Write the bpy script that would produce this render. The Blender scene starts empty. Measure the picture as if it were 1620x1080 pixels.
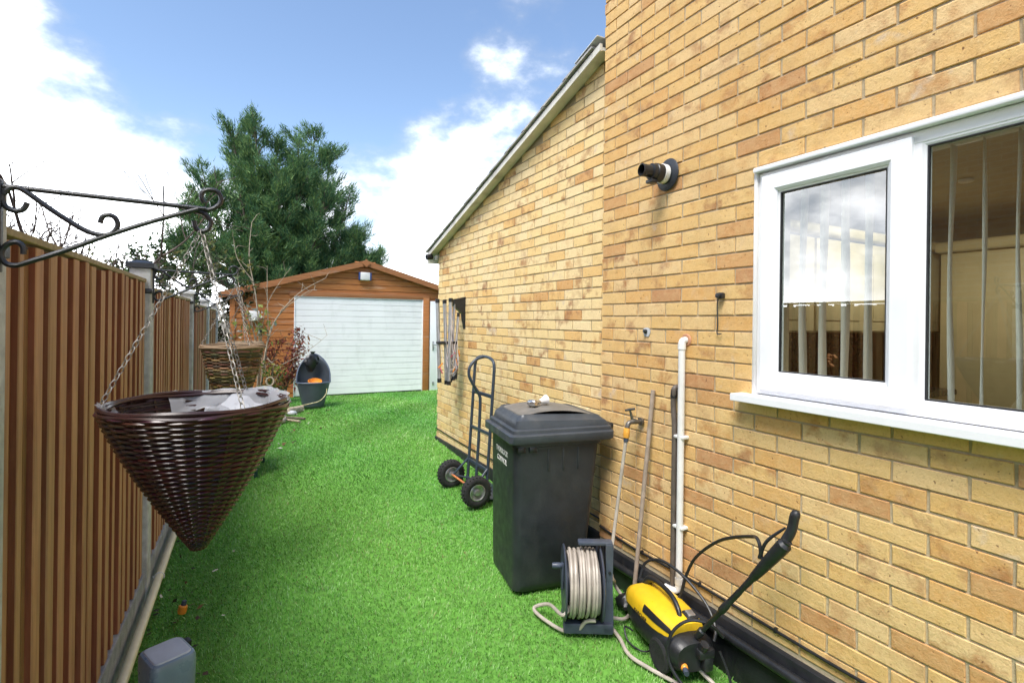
import bpy, bmesh, math, random
import numpy as np
from mathutils import Vector, Matrix
R = math.radians
random.seed(7); rng = np.random.default_rng(7)
scene = bpy.context.scene
COL = scene.collection

# ------------------------------------------------------------------ camera
YAW, ROLL = R(27.8), R(0.7)
cam_d = bpy.data.cameras.new("camera"); cam = bpy.data.objects.new("camera", cam_d); COL.objects.link(cam)
fwd = Vector((math.sin(YAW), math.cos(YAW), 0)); r0 = Vector((math.cos(YAW), -math.sin(YAW), 0)); u0 = Vector((0, 0, 1))
rv = r0 * math.cos(ROLL) + u0 * math.sin(ROLL); uv = u0 * math.cos(ROLL) - r0 * math.sin(ROLL)
M = Matrix((rv, uv, -fwd)).transposed().to_4x4(); M.translation = Vector((0, 0, 1.65))
cam.matrix_world = M
cam_d.sensor_width = 36; cam_d.lens = 36 * 829 / 1620; cam_d.shift_y = -32 / 1620
cam_d.clip_start = 0.05; cam_d.clip_end = 2000
scene.camera = cam

# ------------------------------------------------------------------ light
SUN_EL, SUN_AZ = R(60), R(-125)          # azimuth from +Y, clockwise: from the left and a little behind
sun_dir = Vector((math.sin(SUN_AZ) * math.cos(SUN_EL), math.cos(SUN_AZ) * math.cos(SUN_EL), math.sin(SUN_EL)))
sl = bpy.data.lights.new("sun", 'SUN'); sl.energy = 1.3; sl.angle = R(28); sl.color = (1.0, 0.955, 0.89)
so = bpy.data.objects.new("sun", sl); COL.objects.link(so)
so.rotation_euler = sun_dir.to_track_quat('Z', 'Y').to_euler(); so.location = (-6, -3, 9)
w = bpy.data.worlds.new("World"); scene.world = w; w.use_nodes = True
nt = w.node_tree; nt.nodes.clear(); N = nt.nodes.new; L = nt.links.new
def wm(op, a, b=None, c=None):
    n = N('ShaderNodeMath'); n.operation = op
    for i, v in enumerate((a, b, c)):
        if v is None: continue
        if isinstance(v, (int, float)): n.inputs[i].default_value = v
        else: L(v, n.inputs[i])
    return n.outputs[0]
def wv(op, a, b=None):
    n = N('ShaderNodeVectorMath'); n.operation = op
    for i, v in enumerate((a, b)):
        if v is None: continue
        if isinstance(v, tuple): n.inputs[i].default_value = v
        else: L(v, n.inputs[i])
    return n
sky = N('ShaderNodeTexSky'); sky.sky_type = 'NISHITA'; sky.sun_disc = False
sky.sun_elevation = SUN_EL; sky.sun_rotation = SUN_AZ; sky.air_density = 1.0; sky.dust_density = 0.6; sky.ozone_density = 1.3
tc = N('ShaderNodeTexCoord'); dirv = tc.outputs['Generated']
sep = N('ShaderNodeSeparateXYZ'); L(dirv, sep.inputs[0])
st = wv('MULTIPLY', dirv, (1.0, 1.0, 1.7)).outputs[0]
def noise(scale, det, rough, off):
    n = N('ShaderNodeTexNoise'); n.inputs['Scale'].default_value = scale; n.inputs['Detail'].default_value = det
    n.inputs['Roughness'].default_value = rough
    L(wv('ADD', st, off).outputs[0], n.inputs['Vector']); return n.outputs['Fac']
n1 = noise(3.4, 9, 0.56, (3.1, 1.7, 0.4)); n2 = noise(9.0, 6, 0.6, (7.3, 2.2, 5.1))
base = wm('ADD', wm('MULTIPLY', n1, 0.78), wm('MULTIPLY', n2, 0.22))
def spot(d, rad, amp):
    dd = wv('DISTANCE', dirv, d).outputs['Value']
    g = wm('MULTIPLY', wm('POWER', 2.718, wm('MULTIPLY', wm('MULTIPLY', dd, dd), -1 / (rad * rad))), amp); return g
zz = sep.outputs['Z']
hor = N('ShaderNodeMapRange'); hor.interpolation_type = 'SMOOTHSTEP'
hor.inputs[1].default_value = 0.02; hor.inputs[2].default_value = 0.46; hor.inputs[3].default_value = 0.17; hor.inputs[4].default_value = -0.04
L(zz, hor.inputs[0])
b = wm('ADD', base, hor.outputs[0])
b = wm('ADD', b, spot((-0.30, 0.95, 0.15), 0.22, 0.22))
b = wm('ADD', b, spot((-0.80, 0.52, 0.28), 0.40, 0.16))
b = wm('ADD', b, spot((0.37, 0.88, 0.29), 0.19, 0.12))
b = wm('ADD', b, spot((0.378, 0.81, 0.449), 0.055, 0.17))
b = wm('ADD', b, spot((0.08, 0.90, 0.43), 0.17, -0.12))
mask = N('ShaderNodeMapRange'); mask.interpolation_type = 'SMOOTHSTEP'
mask.inputs[1].default_value = 0.49; mask.inputs[2].default_value = 0.76
L(b, mask.inputs[0])
shade = N('ShaderNodeMapRange'); shade.inputs[1].default_value = 0.55; shade.inputs[2].default_value = 1.0
shade.inputs[3].default_value = 0.20; shade.inputs[4].default_value = 1.9; L(b, shade.inputs[0])
cl = N('ShaderNodeMix'); cl.data_type = 'RGBA'; cl.blend_type = 'MULTIPLY'; cl.inputs[0].default_value = 1
cl.inputs[6].default_value = (0.93, 0.96, 1.0, 1); L(shade.outputs[0], cl.inputs[7])
skys = wv('MULTIPLY', sky.outputs[0], (0.058, 0.058, 0.058)).outputs[0]
mx = N('ShaderNodeMix'); mx.data_type = 'RGBA'; L(mask.outputs[0], mx.inputs[0]); L(skys, mx.inputs[6]); L(cl.outputs[2], mx.inputs[7])
bg = N('ShaderNodeBackground'); L(mx.outputs[2], bg.inputs[0]); bg.inputs[1].default_value = 1.0
wo = N('ShaderNodeOutputWorld'); L(bg.outputs[0], wo.inputs[0])
vs = scene.view_settings; vs.view_transform = 'Standard'; vs.look = 'None'; vs.gamma = 1; vs.use_curve_mapping = False
vs.exposure = 2.15

# ------------------------------------------------------------------ materials
MATS = {}
class NB:
    def __init__(s, name):
        s.m = bpy.data.materials.new(name); s.m.use_nodes = True; s.t = s.m.node_tree
        s.p = s.t.nodes['Principled BSDF']; s.out = s.t.nodes['Material Output']; MATS[name] = s.m
    def n(s, typ, **k):
        n = s.t.nodes.new(typ)
        for a, v in k.items(): setattr(n, a, v)
        return n
    def l(s, a, b): s.t.links.new(a, b)
    def pos(s, scale=(1, 1, 1), obj=False):
        if obj: v = s.n('ShaderNodeTexCoord').outputs['Object']
        else: v = s.n('ShaderNodeNewGeometry').outputs['Position']
        m = s.n('ShaderNodeVectorMath', operation='MULTIPLY'); s.l(v, m.inputs[0]); m.inputs[1].default_value = scale
        return m.outputs[0]
    def noise(s, vec, scale, det=4, rough=.55):
        n = s.n('ShaderNodeTexNoise'); n.inputs['Scale'].default_value = scale; n.inputs['Detail'].default_value = det
        n.inputs['Roughness'].default_value = rough; s.l(vec, n.inputs['Vector']); return n.outputs['Fac']
    def ramp(s, f, stops, interp='LINEAR'):
        r = s.n('ShaderNodeValToRGB'); r.color_ramp.interpolation = interp; e = r.color_ramp.elements
        while len(e) < len(stops): e.new(.5)
        for i, (p, c) in enumerate(stops):
            e[i].position = p
            e[i].color = (c, c, c, 1) if isinstance(c, (int, float)) else (*c, 1)
        s.l(f, r.inputs[0]); return r.outputs[0]
    def mix(s, f, a, b, blend='MIX'):
        n = s.n('ShaderNodeMix', data_type='RGBA', blend_type=blend)
        for sock, v in ((n.inputs[0], f), (n.inputs[6], a), (n.inputs[7], b)):
            if isinstance(v, (int, float)): sock.default_value = v
            elif isinstance(v, tuple): sock.default_value = (*v, 1)
            else: s.l(v, sock)
        return n.outputs[2]
    def math(s, op, a, b=0.):
        n = s.n('ShaderNodeMath', operation=op)
        for i, v in enumerate((a, b)):
            if isinstance(v, (int, float)): n.inputs[i].default_value = v
            else: s.l(v, n.inputs[i])
        return n.outputs[0]
    def attr(s, name):
        a = s.n('ShaderNodeAttribute', attribute_name=name); return a
    def bump(s, h, strength, dist):
        b = s.n('ShaderNodeBump'); b.inputs['Strength'].default_value = strength; b.inputs['Distance'].default_value = dist
        s.l(h, b.inputs['Height']); s.l(b.outputs[0], s.p.inputs['Normal'])
    def set(s, color=None, rough=None, metal=None, spec=None):
        if color is not None:
            if isinstance(color, tuple): s.p.inputs['Base Color'].default_value = (*color, 1)
            else: s.l(color, s.p.inputs['Base Color'])
        if rough is not None:
            if isinstance(rough, (int, float)): s.p.inputs['Roughness'].default_value = rough
            else: s.l(rough, s.p.inputs['Roughness'])
        if metal is not None: s.p.inputs['Metallic'].default_value = metal
        if spec is not None: s.p.inputs['Specular IOR Level'].default_value = spec
        return s

def plain(name, c, rough=.5, metal=0, var=.18, scale=14, bump=0., spec=.5, dirt=None):
    b = NB(name); v = b.pos(); n = b.noise(v, scale, 5)
    lo = tuple(x * (1 - var) for x in c); hi = tuple(min(1, x * (1 + var)) for x in c)
    col = b.ramp(n, [(.3, lo), (.7, hi)])
    if dirt:
        n2 = b.noise(b.pos((1, 1, .5)), 5, 8, .65); col = b.mix(b.ramp(n2, [(.52, 0.), (.72, dirt[1])]), col, dirt[0])
    b.set(col, b.ramp(b.noise(v, scale * 2.3, 4), [(.3, max(.05, rough - .1)), (.7, min(1, rough + .1))]), metal, spec)
    if bump: b.bump(b.noise(v, scale * 12, 3), bump, .004)
    return b.m

def brick_mat(name, tones):
    b = NB(name); v = b.pos(); a = b.attr('tint'); sp = b.n('ShaderNodeSeparateColor'); b.l(a.outputs['Color'], sp.inputs[0])
    col = b.ramp(sp.outputs[0], tones)
    big = b.noise(v, 9.5, 5, .6); fine = b.noise(v, 130, 4, .7); mid = b.noise(v, 30, 4, .6)
    burn = b.math('MULTIPLY', b.ramp(big, [(.50, 0.), (.64, 1.)]), sp.outputs[1])
    col = b.mix(burn, col, b.mix(b.ramp(b.noise(v, 3.1, 2), [(.4, 0.), (.62, 1.)]), (.29, .115, .05), (.50, .235, .07)))
    col = b.mix(b.ramp(mid, [(.35, .0), (.75, .30)]), col, (.68, .52, .28))
    pale = b.math('MULTIPLY', b.ramp(b.noise(v, 11, 4), [(.58, 0.), (.7, 1.)]), sp.outputs[2])
    col = b.mix(pale, col, (.60, .47, .33))
    col = b.mix(b.ramp(fine, [(.30, .40), (.46, 0.)]), col, (.30, .16, .07))
    col = b.mix(b.ramp(fine, [(.56, 0.), (.74, .25)]), col, (.80, .66, .44))
    col = b.mix(b.ramp(b.noise(v, 60, 2, .5), [(.25, .8), (.31, 0.)]), col, (.12, .05, .03))
    stain = b.noise(b.pos((1, 1.4, .35)), 2.2, 5, .6)
    col = b.mix(b.ramp(stain, [(.54, 0.), (.8, .18)]), col, (.30, .19, .085))
    b.set(col, .88, 0, .25); b.bump(b.math('ADD', fine, b.math('MULTIPLY', mid, 1.5)), .55, .004)
    return b.m
brick_mat('brick_gold', [(0, (.70, .49, .245)), (.3, (.68, .445, .175)), (.6, (.67, .415, .15)), (.8, (.63, .355, .12)), (.92, (.52, .27, .11)), (1, (.43, .205, .095))])
brick_mat('brick_pale', [(0, (.80, .63, .35)), (.55, (.80, .585, .26)), (.78, (.74, .475, .18)), (.92, (.65, .36, .12)), (1, (.52, .26, .11))])
def mortar(name, c):
    b = NB(name); v = b.pos(); n = b.noise(v, 90, 5, .7); m = b.noise(v, 4, 5, .6)
    col = b.mix(b.ramp(m, [(.4, 0.), (.75, .5)]), c, tuple(x * .62 for x in c))
    col = b.mix(b.ramp(n, [(.3, .4), (.5, 0.)]), col, tuple(x * .45 for x in c))
    b.set(col, .95, 0, .1); b.bump(n, .7, .004); return b.m
mortar('mortar', (.50, .42, .285)); mortar('mortar_grey', (.42, .355, .24))
def upvc():
    b = NB('upvc_white'); v = b.pos(); n = b.noise(v, 6, 5, .6)
    col = b.mix(b.ramp(n, [(.5, 0.), (.8, .22)]), (.80, .81, .83), (.58, .57, .53)); b.set(col, .28, 0, .5); return b.m
upvc()
plain('black_plastic', (.014, .015, .017), .42, var=.3, scale=20)
plain('black_iron', (.012, .013, .016), .38, var=.3, scale=30, bump=.2)
plain('black_paint', (.012, .013, .016), .55, var=.4, scale=9, bump=.25, dirt=((.09, .08, .06), .35))
plain('bin_plastic', (.019, .023, .026), .47, var=.25, scale=8, bump=.12, dirt=((.075, .075, .07), .35))
plain('lid_plastic', (.042, .050, .060), .42, var=.2, scale=8, bump=.1, dirt=((.12, .115, .10), .45))
plain('lid_panel', (.15, .142, .13), .6, var=.25, scale=7, dirt=((.20, .18, .15), .6))
plain('grey_blue_plastic', (.085, .11, .16), .42, var=.15, scale=12, dirt=((.2, .2, .19), .3))
plain('reel_plastic', (.05, .062, .09), .42, var=.2, scale=12, dirt=((.16, .15, .13), .25))
plain('box_plastic', (.18, .25, .32), .33, var=.12, scale=10, dirt=((.3, .29, .26), .35))
plain('box_lid', (.45, .50, .56), .4, var=.1, scale=14, dirt=((.09, .09, .09), .55))
plain('tub_plastic', (.055, .068, .085), .4, var=.15, scale=6)
plain('hose', (.40, .355, .30), .45, var=.2, scale=16, dirt=((.2, .16, .11), .5))
plain('orange_plastic', (.75, .27, .03), .4, var=.1)
plain('amber_plastic', (.72, .34, .05), .4, var=.1)
plain('yellow_plastic', (.74, .47, .018), .36, var=.15, scale=9, dirt=((.30, .20, .05), .55))
plain('white_plastic', (.72, .71, .69), .38, var=.06, scale=8, dirt=((.42, .38, .33), .35))
plain('cream_plastic', (.76, .68, .44), .42, var=.1, scale=8, dirt=((.50, .44, .28), .35))
plain('old_pipe', (.105, .085, .07), .55, var=.25, scale=18)
plain('old_pole', (.34, .27, .215), .6, var=.25, scale=20, dirt=((.17, .12, .085), .6))
plain('chrome', (.62, .61, .58), .25, metal=.9, var=.12)
plain('brass_dull', (.16, .145, .125), .4, metal=.7, var=.3, scale=40)
plain('steel', (.42, .42, .43), .35, metal=.8, var=.2, scale=40)
plain('truck_paint', (.035, .05, .07), .38, var=.2, scale=30)
plain('rust', (.48, .17, .06), .6, var=.3, scale=30)
plain('rubber', (.014, .014, .015), .8, var=.4, scale=60, bump=.5)
plain('alu', (.42, .43, .44), .38, metal=.55, var=.12, scale=30)
plain('chain_metal', (.27, .25, .22), .6, metal=.35, var=.3, scale=60)
plain('bluemetal', (.035, .07, .22), .4)
plain('pvc_line', (.6, .55, .58), .4)
plain('seal_rubber', (.025, .03, .038), .5, var=.2)
plain('pink_peg', (.62, .13, .19), .45)
plain('green_plastic', (.012, .045, .04), .45)
plain('lead', (.60, .62, .65), .4, metal=.2, var=.15)
plain('stone', (.48, .37, .31), .85, var=.25, scale=10, bump=.5)
plain('bark', (.13, .10, .075), .9, var=.35, scale=25, bump=.8)
plain('twig', (.075, .055, .045), .85, var=.3, scale=20)
plain('pale_twig', (.36, .29, .21), .8, var=.3, scale=20)
plain('concrete', (.50, .51, .52), .9, var=.2, scale=22, bump=.7, dirt=((.25, .24, .19), .5))
plain('gravel_grey', (.30, .31, .33), .9, var=.25, scale=18, bump=.6, dirt=((.2, .2, .15), .5))
plain('tile', (.40, .39, .37), .85, var=.3, scale=10, bump=.5, dirt=((.25, .25, .19), .5))
plain('verge_board', (.66, .64, .57), .7, var=.12, scale=8, dirt=((.30, .28, .22), .6))
plain('garage_door_white', (.86, .86, .865), .4, var=.04, scale=3, dirt=((.55, .56, .55), .3))
plain('felt', (.09, .08, .075), .9, var=.3, scale=30)
plain('blue_disc', (.36, .52, .55), .5, var=.1)
plain('soil', (.10, .085, .055), .95, var=.35, scale=3, bump=.6)
plain('turf_base', (.10, .26, .035), .95, var=.3, scale=30)
plain('cream_unit', (.62, .55, .36), .5, var=.05)
plain('room_wall', (.40, .34, .22), .8, var=.08)
plain('worktop', (.02, .018, .017), .3)
b_ = NB('blind_fabric'); b_.set((.82, .81, .77), .85, 0, .1); tl_ = b_.n('ShaderNodeBsdfTranslucent'); tl_.inputs[0].default_value = (.82, .81, .77, 1)
ms_ = b_.n('ShaderNodeMixShader'); ms_.inputs[0].default_value = .45; b_.l(b_.p.outputs[0], ms_.inputs[1]); b_.l(tl_.outputs[0], ms_.inputs[2]); b_.l(ms_.outputs[0], b_.out.inputs[0])
plain('terracotta', (.45, .22, .12), .7)
plain('leaf_dark', (.04, .065, .025), .6, var=.4, scale=40)
plain('litter_brown', (.12, .075, .04), .8, var=.5, scale=50)
plain('litter_white', (.7, .69, .66), .7)
plain('roof_red', (.22, .10, .06), .85, var=.3, scale=12, bump=.4)
plain('wire_yellow', (.5, .42, .22), .5)

def wood(name, c1, c2, worn, axis, wear=.5, rough=.75):
    b = NB(name); sc = {'z': (14, 14, .8), 'x': (.8, 14, 14)}[axis]
    v = b.pos(sc); g = b.noise(v, 3.2, 6, .65); g2 = b.noise(v, 14, 3, .6); a = b.attr('tint')
    sp = b.n('ShaderNodeSeparateColor'); b.l(a.outputs['Color'], sp.inputs[0])
    col = b.mix(sp.outputs[0], c1, c2)
    col = b.mix(b.ramp(g, [(.35, .55), (.6, 0.)]), col, tuple(x * .45 for x in c1))
    wn = b.noise(b.pos({'z': (3, 3, .7), 'x': (.9, 3, 6)}[axis]), 2.6, 7, .7)
    col = b.mix(b.ramp(wn, [(.54, 0.), (.70, wear)]), col, worn)
    b.set(col, rough, 0, .3); b.bump(b.math('ADD', g, g2), .35, .003); return b.m
wood('fence_face', (.100, .030, .019), (.15, .098, .048), (.24, .13, .065), 'z', .4)
wood('fence_edge', (.66, .45, .26), (.58, .43, .23), (.52, .28, .14), 'z', .4)
wood('fence_tan', (.52, .27, .145), (.38, .25, .12), (.36, .15, .075), 'z', .65)
wood('fence_red', (.29, .090, .048), (.20, .09, .045), (.38, .18, .09), 'z', .45)
wood('fence_olive', (.26, .15, .07), (.33, .135, .07), (.36, .24, .115), 'z', .45)  # recessed boards: dark stain, with the shade between battens put into the colour
wood('fence_rail', (.40, .29, .16), (.30, .26, .13), (.22, .2, .1), 'x', .5)
wood('garage_wood', (.52, .20, .06), (.42, .155, .05), (.46, .34, .25), 'x', .6)
wood('garage_trim', (.40, .16, .06), (.36, .15, .06), (.33, .22, .15), 'x', .5)

def attr_mat(name, rough=.6, spec=.3, trans=0., sat=None):
    b = NB(name); a = b.attr('tint'); b.set(a.outputs['Color'], rough, 0, spec)
    if trans:
        t = b.n('ShaderNodeBsdfTranslucent'); b.l(a.outputs['Color'], t.inputs[0]); m = b.n('ShaderNodeMixShader'); m.inputs[0].default_value = trans
        b.l(b.p.outputs[0], m.inputs[1]); b.l(t.outputs[0], m.inputs[2]); b.l(m.outputs[0], b.out.inputs[0])
    return b.m
attr_mat('grass', .5, .35, .38); attr_mat('foliage', .6, .25, .25); attr_mat('rattan', .27, .5); attr_mat('wicker', .7, .3); attr_mat('litter', .7, .2)
def glass():
    b = NB('glass'); t = b.t; t.nodes.remove(b.p)
    tr = b.n('ShaderNodeBsdfTransparent'); tr.inputs[0].default_value = (.90, .93, .91, 1)
    gl = b.n('ShaderNodeBsdfGlossy'); gl.inputs['Roughness'].default_value = 0.0; gl.inputs[0].default_value = (1, 1, 1, 1)
    fr = b.n('ShaderNodeFresnel'); fr.inputs[0].default_value = 2.9
    v = b.pos(); nz = b.noise(v, 2.2, 2); bp = b.n('ShaderNodeBump'); bp.inputs['Strength'].default_value = .06; bp.inputs['Distance'].default_value = .02
    b.l(nz, bp.inputs['Height'])
    gm = b.n('ShaderNodeNewGeometry'); fac = b.math('MULTIPLY', fr.outputs[0], b.math('SUBTRACT', 1.0, gm.outputs['Backfacing'])); m = b.n('ShaderNodeMixShader'); b.l(fac, m.inputs[0]); b.l(tr.outputs[0], m.inputs[1]); b.l(gl.outputs[0], m.inputs[2]); b.l(m.outputs[0], b.out.inputs[0])
glass()
def liner():
    b = NB('liner'); b.set((.78, .80, .84), .25, 0, .5)
    tr = b.n('ShaderNodeBsdfTransparent'); m = b.n('ShaderNodeMixShader'); m.inputs[0].default_value = .66
    b.l(b.p.outputs[0], m.inputs[1]); b.l(tr.outputs[0], m.inputs[2]); b.l(m.outputs[0], b.out.inputs[0])
liner()
def far_brick():
    b = NB('far_brick'); g = b.n('ShaderNodeNewGeometry'); sp = b.n('ShaderNodeSeparateXYZ'); b.l(g.outputs['Position'], sp.inputs[0])
    cb = b.n('ShaderNodeCombineXYZ'); b.l(b.math('ADD', sp.outputs[1], sp.outputs[0]), cb.inputs[0]); b.l(sp.outputs[2], cb.inputs[1])
    t = b.n('ShaderNodeTexBrick'); b.l(cb.outputs[0], t.inputs['Vector']); t.inputs['Scale'].default_value = 1
    t.inputs['Brick Width'].default_value = .225; t.inputs['Row Height'].default_value = .075; t.inputs['Mortar Size'].default_value = .005
    t.inputs['Color1'].default_value = (.42, .26, .10, 1); t.inputs['Color2'].default_value = (.36, .19, .075, 1); t.inputs['Mortar'].default_value = (.4, .33, .22, 1)
    b.set(t.outputs['Color'], .9, 0, .2)
far_brick()

# ------------------------------------------------------------------ mesh helpers
class MB:
    def __init__(s): s.v = []; s.f = []; s.sm = []; s.mi = []; s.tint = []; s.cur = (.5, .5, .5); s.curm = 0
    def add(s, vs, fs, smooth=False):
        o = len(s.v); s.v.extend([tuple(p) for p in vs]); s.f.extend([tuple(i + o for i in f) for f in fs])
        s.sm.extend([smooth] * len(fs)); s.mi.extend([s.curm] * len(fs)); s.tint.extend([s.cur] * len(vs)); return s
    def box(s, c, d, rz=0, rot=None):
        x, y, z = (q / 2 for q in d); m = rot if rot is not None else Matrix.Rotation(rz, 3, 'Z'); c = Vector(c)
        vs = [c + m @ Vector((a * x, b_ * y, e * z)) for a in (-1, 1) for b_ in (-1, 1) for e in (-1, 1)]
        return s.add(vs, [(0, 1, 3, 2), (4, 6, 7, 5), (0, 4, 5, 1), (2, 3, 7, 6), (0, 2, 6, 4), (1, 5, 7, 3)])
    def bb(s, lo, hi): return s.box([(a + b_) / 2 for a, b_ in zip(lo, hi)], [b_ - a for a, b_ in zip(lo, hi)])
    def rbox(s, c, d, bev=.005, seg=2, rz=0, rot=None, smooth=True):
        bm = bmesh.new(); bmesh.ops.create_cube(bm, size=1)
        for v in bm.verts: v.co = Vector((v.co.x * d[0], v.co.y * d[1], v.co.z * d[2]))
        bmesh.ops.bevel(bm, geom=bm.edges[:], offset=min(bev, min(d) * .49), segments=seg, profile=.5, affect='EDGES')
        m = rot if rot is not None else Matrix.Rotation(rz, 3, 'Z'); c = Vector(c); bm.verts.index_update()
        s.add([c + m @ v.co for v in bm.verts], [[v.index for v in f.verts] for f in bm.faces], smooth); bm.free(); return s
    def rbb(s, lo, hi, bev=.005, seg=2): return s.rbox([(a + b_) / 2 for a, b_ in zip(lo, hi)], [b_ - a for a, b_ in zip(lo, hi)], bev, seg)
    def tube(s, pts, r, sides=8, caps=True, closed=False, smooth=True):
        P = [Vector(p) for p in pts]; n = len(P); rr = r if isinstance(r, (list, tuple)) else [r] * n
        vs = []; prev = None
        for i in range(n):
            if closed: t = P[(i + 1) % n] - P[i - 1]
            else: t = P[min(i + 1, n - 1)] - P[max(i - 1, 0)]
            t = t.normalized() if t.length > 1e-9 else Vector((0, 0, 1))
            if prev is None:
                a = Vector((0, 0, 1)) if abs(t.z) < .9 else Vector((1, 0, 0)); u = t.cross(a).normalized()
            else: u = (prev - t * prev.dot(t)); u = u.normalized() if u.length > 1e-9 else t.orthogonal().normalized()
            prev = u; w_ = t.cross(u)
            for k in range(sides):
                a = 2 * math.pi * k / sides; vs.append(P[i] + (u * math.cos(a) + w_ * math.sin(a)) * rr[i])
        fs = []
        for i in range(n if closed else n - 1):
            j = (i + 1) % n
            for k in range(sides): k2 = (k + 1) % sides; fs.append((i * sides + k, i * sides + k2, j * sides + k2, j * sides + k))
        s.add(vs, fs, smooth)
        if caps and not closed:
            s.add(vs[:sides], [tuple(reversed(range(sides)))]); s.add(vs[-sides:], [tuple(range(sides))])
        return s
    def lathe(s, prof, c, axis=(0, 0, 1), segs=24, smooth=True):
        q = Vector((0, 0, 1)).rotation_difference(Vector(axis)).to_matrix(); c = Vector(c); vs = []; n = len(prof)
        for r_, h in prof:
            for k in range(segs):
                a = 2 * math.pi * k / segs; vs.append(c + q @ Vector((r_ * math.cos(a), r_ * math.sin(a), h)))
        fs = [(i * segs + k, i * segs + (k + 1) % segs, (i + 1) * segs + (k + 1) % segs, (i + 1) * segs + k) for i in range(n - 1) for k in range(segs)]
        return s.add(vs, fs, smooth)
    def cyl(s, a, b_, r, sides=16): return s.tube([a, b_], r, sides)
    def loft(s, rings, cap0=True, cap1=True, smooth=True):
        n = len(rings[0]); vs = [p for rg in rings for p in rg]
        s.add(vs, [(i * n + k, i * n + (k + 1) % n, (i + 1) * n + (k + 1) % n, (i + 1) * n + k) for i in range(len(rings) - 1) for k in range(n)], smooth)
        if cap0: s.add(rings[0], [tuple(reversed(range(n)))])
        if cap1: s.add(rings[-1], [tuple(range(n))])
        return s
def rrect(x0, x1, y0, y1, z, rad, seg=4, zf=None):
    pts = []
    for cx, cy, a0 in ((x1 - rad, y1 - rad, 0), (x0 + rad, y1 - rad, 90), (x0 + rad, y0 + rad, 180), (x1 - rad, y0 + rad, 270)):
        for k in range(seg + 1):
            a = R(a0 + 90 * k / seg); x = cx + rad * math.cos(a); y = cy + rad * math.sin(a)
            pts.append((x, y, zf(x, y) if zf else z))
    return pts
def mesh_from(mb, name, mats, off=(0, 0, 0)):
    me = bpy.data.meshes.new(name); o = Vector(off)
    me.from_pydata([(p[0] - o.x, p[1] - o.y, p[2] - o.z) for p in mb.v], [], mb.f)
    for m in (mats if isinstance(mats, (list, tuple)) else [mats]): me.materials.append(MATS[m])
    me.polygons.foreach_set('use_smooth', mb.sm); me.polygons.foreach_set('material_index', mb.mi)
    at = me.color_attributes.new('tint', 'FLOAT_COLOR', 'POINT')
    at.data.foreach_set('color', np.array([(*t, 1) for t in mb.tint], dtype=np.float32).ravel()); me.update()
    if any(mb.sm): me.set_sharp_from_angle(angle=R(38))
    return me
def root_of(o):
    while o.parent: o = o.parent
    return o
def thing(name, label, cat, loc=(0, 0, 0), rz=0, group=None):
    o = bpy.data.objects.new(name, None); COL.objects.link(o); o.location = loc; o.rotation_euler = (0, 0, rz); o.empty_display_size = .1
    o['label'] = label; o['category'] = cat
    if group: o['group'] = group
    return o
def part(name, mb, mat, parent=None, world=True, label=None, loc=None):
    """world=True: coordinates are world coordinates (the root is unrotated); else local to the root."""
    off = (0, 0, 0)
    if parent is not None and world: off = root_of(parent).location
    o = bpy.data.objects.new(name, mesh_from(mb, name, mat, off)); COL.objects.link(o)
    if parent is not None: o.parent = parent
    if label: o['label'] = label
    return o
def tag(o, label, cat, group=None):
    o['label'] = label; o['category'] = cat
    if group: o['group'] = group
    return o
def single(name, mb, mat, label, cat, group=None):
    """a one-mesh thing with its origin at its base"""
    a = np.array(mb.v); c = (a[:, 0].mean(), a[:, 1].mean(), a[:, 2].min())
    o = bpy.data.objects.new(name, mesh_from(mb, name, mat, c)); COL.objects.link(o); o.location = c
    return tag(o, label, cat, group)
def copy_tree(o, parent=None):
    c = o.copy(); COL.objects.link(c); c.parent = parent
    for ch in list(o.children): copy_tree(ch, c)
    return c
def smoothpath(pts, n=6):
    P = [Vector(p) for p in pts]; out = []
    for i in range(len(P) - 1):
        a, b_, c, d = P[max(i - 1, 0)], P[i], P[i + 1], P[min(i + 2, len(P) - 1)]
        for k in range(n):
            t = k / n; out.append(.5 * ((2 * b_) + (c - a) * t + (2 * a - 5 * b_ + 4 * c - d) * t * t + (-a + 3 * b_ - 3 * c + d) * t ** 3))
    out.append(P[-1]); return out
def text_part(s, size, mat, parent, m4, name='lettering', depth=.0008, sx=1.0):
    cu = bpy.data.curves.new('txt', 'FONT'); cu.body = s; cu.size = size; cu.extrude = depth; cu.align_x = 'CENTER'; cu.align_y = 'CENTER'
    cu.resolution_u = 2
    tmp = bpy.data.objects.new('txt', cu); COL.objects.link(tmp); dg = bpy.context.evaluated_depsgraph_get()
    me = bpy.data.meshes.new_from_object(tmp.evaluated_get(dg)); bpy.data.objects.remove(tmp)
    me.transform(m4 @ Matrix.Diagonal((sx, 1, 1, 1))); me.materials.clear(); me.materials.append(MATS[mat])
    o = bpy.data.objects.new(name, me); COL.objects.link(o); o.parent = parent; return o

# ------------------------------------------------------------------ ground
def G(x, y):
    x = np.asarray(x, float); y = np.asarray(y, float)
    zf = np.interp(y, [-3, 3, 11], [.02, .03, .09]); zw = np.interp(y, [-3, 1.65, 4.4, 6, 8, 11.2, 20], [-.03, .009, .165, .235, .2, .085, .08])
    s = np.clip((x + .5) / 2.6, 0, 1); s = s * s * (3 - 2 * s) * .5 + s * .5
    return zf + (zw - zf) * s + .006 * np.sin(x * 5 + y * 2.3) * np.cos(y * 3.1 - x)
def g(x, y): return float(G(x, y))
FD = (0.0227, 0.99974); FN = (-0.99974, 0.0227)
def F(t, d, z=0.): return Vector((FD[0] * t + FN[0] * d, FD[1] * t + FN[1] * d, z))
def fence_x(y): return -0.49 + 0.0227 * y

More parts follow.
